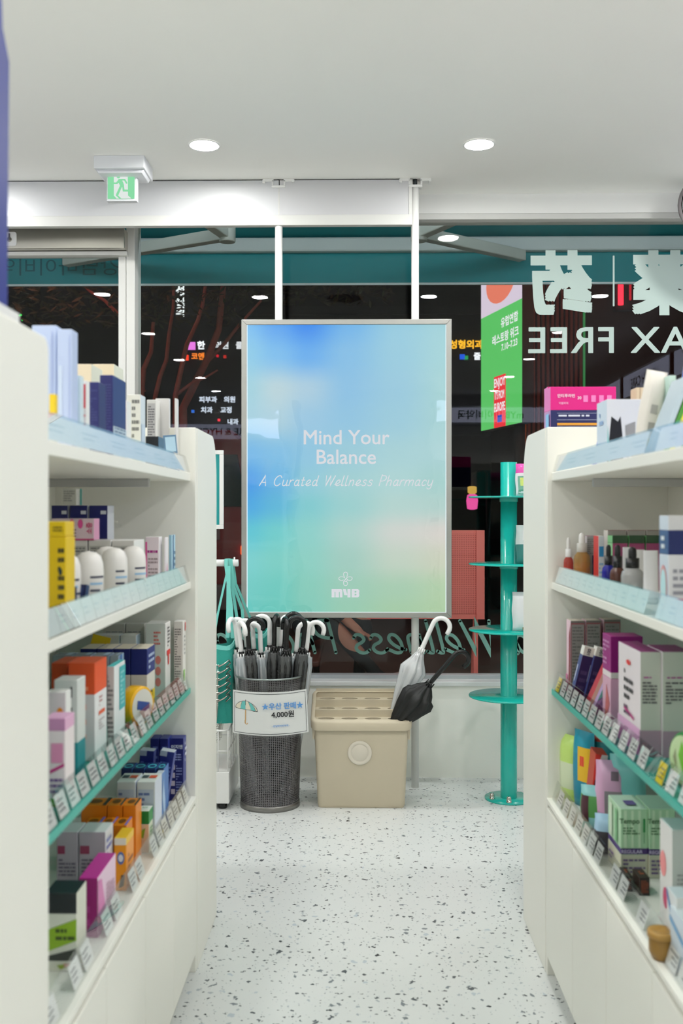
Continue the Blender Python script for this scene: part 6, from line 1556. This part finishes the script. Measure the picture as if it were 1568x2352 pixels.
# nested wire baskets
for k in range(6):
    o = empty('wire_basket', (X_at(524, 4.04) - .12, 4.12, .235 + .028 * k))
    rim_ = MB()
    rim_.tube([(x, y, .2) for x, y in rrect(-.11, -.07, .098, .07, .02, 4)], .0028, 6, closed=True)
    rim_.build('rim', CHROME, o)
    for side_w in range(5):
        x = -.09 + .042 * side_w
        MB().tube([(x, -.07, .2), (x * .8, -.055, .02), (x * .8, .055, .02), (x, .07, .2)], .0013, 5).build('wire', CHROME, o)
    for yy in (-.05, 0, .05):
        MB().tube([(.098, yy, .2), (.075, yy * .8, .02), (-.09, yy * .8, .02)], .0013, 5).build('wire', CHROME, o)
    MB().tube([(.08, -.076, .195), (.105, -.076, .208), (.122, -.07, .222), (.126, -.06, .208), (.108, -.06, .19)], .0036, 6).build('grip', CHROME, o)
    tag(o, ('lowest chrome wire basket of the nested stack in the rack', 'second lowest chrome wire basket of the nested stack', 'third chrome wire basket up the nested stack', 'fourth chrome wire basket up the nested stack', 'second highest chrome wire basket of the nested stack', 'topmost chrome wire basket of the nested stack')[k], 'basket', 'nested chrome wire baskets')
# teal mesh bags
BAGM = mat('teal_mesh_cloth', (52, 170, 156), .75, bump=.5, bscale=500)
STRAP = mat('aqua_strap', (124, 214, 204), .7)
def mesh_bag(u0, u1, v0, v1, yy, straps, label, thick=.045, vtop_r=None):
    x0, x1 = X_at(u0, yy), X_at(u1, yy); z1, z0 = Z_at(v0, x0, yy), Z_at(v1, x0, yy)
    o = empty('mesh_bag', ((x0 + x1) / 2, yy, z0))
    w, h = x1 - x0, z1 - z0; n, m_ = 20, 8; vs = []
    for j in range(m_ + 1):
        t = j / m_
        for i in range(n):
            a = math.tau * i / n
            wd = w / 2 * (.9 + .1 * t); td = thick / 2 * (.5 + .9 * math.sin(min(1, t * 1.1) * math.pi * .6))
            c_, s_ = math.cos(a), math.sin(a)
            vs.append((wd * math.copysign(abs(c_) ** .6, c_), td * math.copysign(abs(s_) ** .8, s_) + .004 * math.sin(5 * a + 4 * t), t * h + (.012 * math.sin(2 * a + 1) if j == m_ else 0)))
    MB().add(vs, [(j * n + i, j * n + (i + 1) % n, (j + 1) * n + (i + 1) % n, (j + 1) * n + i) for j in range(m_) for i in range(n)], 0, True).add(vs[:n], [tuple(range(n))[::-1]]).build('pouch', BAGM, o)
    topr = vs[-n:]
    hm = MB(); o_ = len(topr)
    hm.add([(p[0] * 1.02, p[1] * 1.04, p[2] - .016) for p in topr] + [(p[0] * 1.02, p[1] * 1.04, p[2] + .002) for p in topr] + [(p[0] * .96, p[1] * .94, p[2] + .002) for p in topr],
           [(k, (k + 1) % n, n + (k + 1) % n, n + k) for k in range(n)] + [(n + k, n + (k + 1) % n, 2 * n + (k + 1) % n, 2 * n + k) for k in range(n)])
    hm.build('hem', STRAP, o)
    for pts, wpx in straps:
        ps_ = [Vector((X_at(u, y2), y2, Z_at(v, x0, y2))) - o.location for u, v, y2 in pts]
        sm = MB(); k = len(ps_); hw2 = wpx * yy / FPX / 2
        fr = [p + Vector((-hw2, 0, 0)) for p in ps_] + [p + Vector((hw2, 0, 0)) for p in ps_]
        bk = [p + Vector((0, .0015, 0)) for p in fr]
        sm.add(fr + bk, [(i, k + i, k + i + 1, i + 1) for i in range(k - 1)] + [(2 * k + i, 2 * k + i + 1, 3 * k + i + 1, 3 * k + i) for i in range(k - 1)])
        sm.build('strap', STRAP, o)
    return tag(o, label, 'bag', 'teal mesh bags on the rack')
yb_, yf_ = 4.138, 4.102
mesh_bag(478, 538, 1476, 1660, 4.09, [([(523, 1283, 4.12), (519, 1284, 4.101), (519, 1300, 4.10), (531, 1395, 4.095), (534, 1466, 4.09)], 8), ([(519, 1284, yf_), (522, 1310, 4.1), (500, 1410, 4.095), (490, 1470, 4.09)], 5), ([(525, 1300, 4.1), (524, 1400, 4.095), (522, 1465, 4.09)], 9)], 'teal mesh bag hanging nearest the shelf end, long aqua straps')
mesh_bag(520, 556, 1450, 1600, 4.16, [([(526, 1283, 4.12), (526, 1284, yf_), (532, 1340, 4.12), (547, 1440, 4.15)], 7), ([(530, 1284, yf_), (536, 1345, 4.12), (556, 1400, 4.15), (560, 1450, 4.16)], 7)], 'teal mesh bag hanging second on the bar, partly behind white handles')
mesh_bag(566, 614, 1450, 1610, 4.235, [([(534, 1283, 4.12), (534, 1284, 4.137), (541, 1340, 4.16), (575, 1420, 4.22), (590, 1452, 4.235)], 6)], 'teal mesh bag behind the umbrella handles of the mesh bin')

# ================================================================== shop fittings behind the photographer, seen in the window; two added for light
def wall_cabinet(x, y, rz, w, label, sign_text, hgt=2.2):
    o = empty('wall_cabinet', (x, y, 0), (0, 0, rz))
    MB().box((-w / 2, 0, 0), (w / 2, .02, hgt)).build('back_panel', PAINT, o)
    for xx in (-w / 2, w / 2 - .02): MB().box((xx, 0, 0), (xx + .02, .34, hgt)).build('side_panel', WHITE, o)
    for zz in (.1, .45, .8, 1.15, 1.5, 1.8): MB().box((-w / 2 + .02, .02, zz), (w / 2 - .02, .32, zz + .02)).build('shelf_board', WHITE, o)
    MB().box((-w / 2, .0, hgt - .22), (w / 2, .345, hgt)).build('sign_box', mat('sign_box', (210, 214, 226), .5), o)
    MB().box((-w / 2 + .02, .345, hgt - .2), (w / 2 - .02, .352, hgt - .02)).build('lit_sign', emitter('lavender_sign', (214, 217, 246), 5.0), o)
    text(sign_text, .12, mat('sign_green', (20, 70, 66), .6), o, Matrix.Translation((0, .354, hgt - .115)) @ Matrix.Rotation(R(180), 4, 'Z') @ Matrix.Rotation(R(90), 4, 'X'), 'lettering', bold=.02)
    return tag(o, label, 'cabinet', 'wall cabinets behind the aisle')
wall_cabinet(-1.7, -3.38, 0, 1.6, 'white wall cabinet with lit hygiene sign, mirrored in the window', 'RARE & HYGIENE', 2.3)
wall_cabinet(1.62, -3.38, 0, 1.5, 'white wall cabinet with lit pharmacy sign, mirrored in the window', 'mYB 마이비약국', 2.5)
for yy, tx, wd in ((3.85, 'EYE CARE', 'added eye-care'), (2.45, 'SKIN CARE', 'skin'), (1.05, 'HEALTH CARE', 'health'), (-.35, 'BEAUTY', 'beauty'), (-1.75, 'BABY', 'baby')):  # eye care cabinet is added, unseen, to brighten the window end
    wall_cabinet(2.68, yy, R(90), 1.3, 'white wall cabinet with lit %s sign on the wall behind the display stand side' % wd, tx, 2.4)
wall_cabinet(-2.68, 3.4, R(-90), 1.3, 'added unseen wall cabinet with lit oral care sign beside the door', 'ORAL CARE', 2.4)  # added out of view so its sign brightens the window end
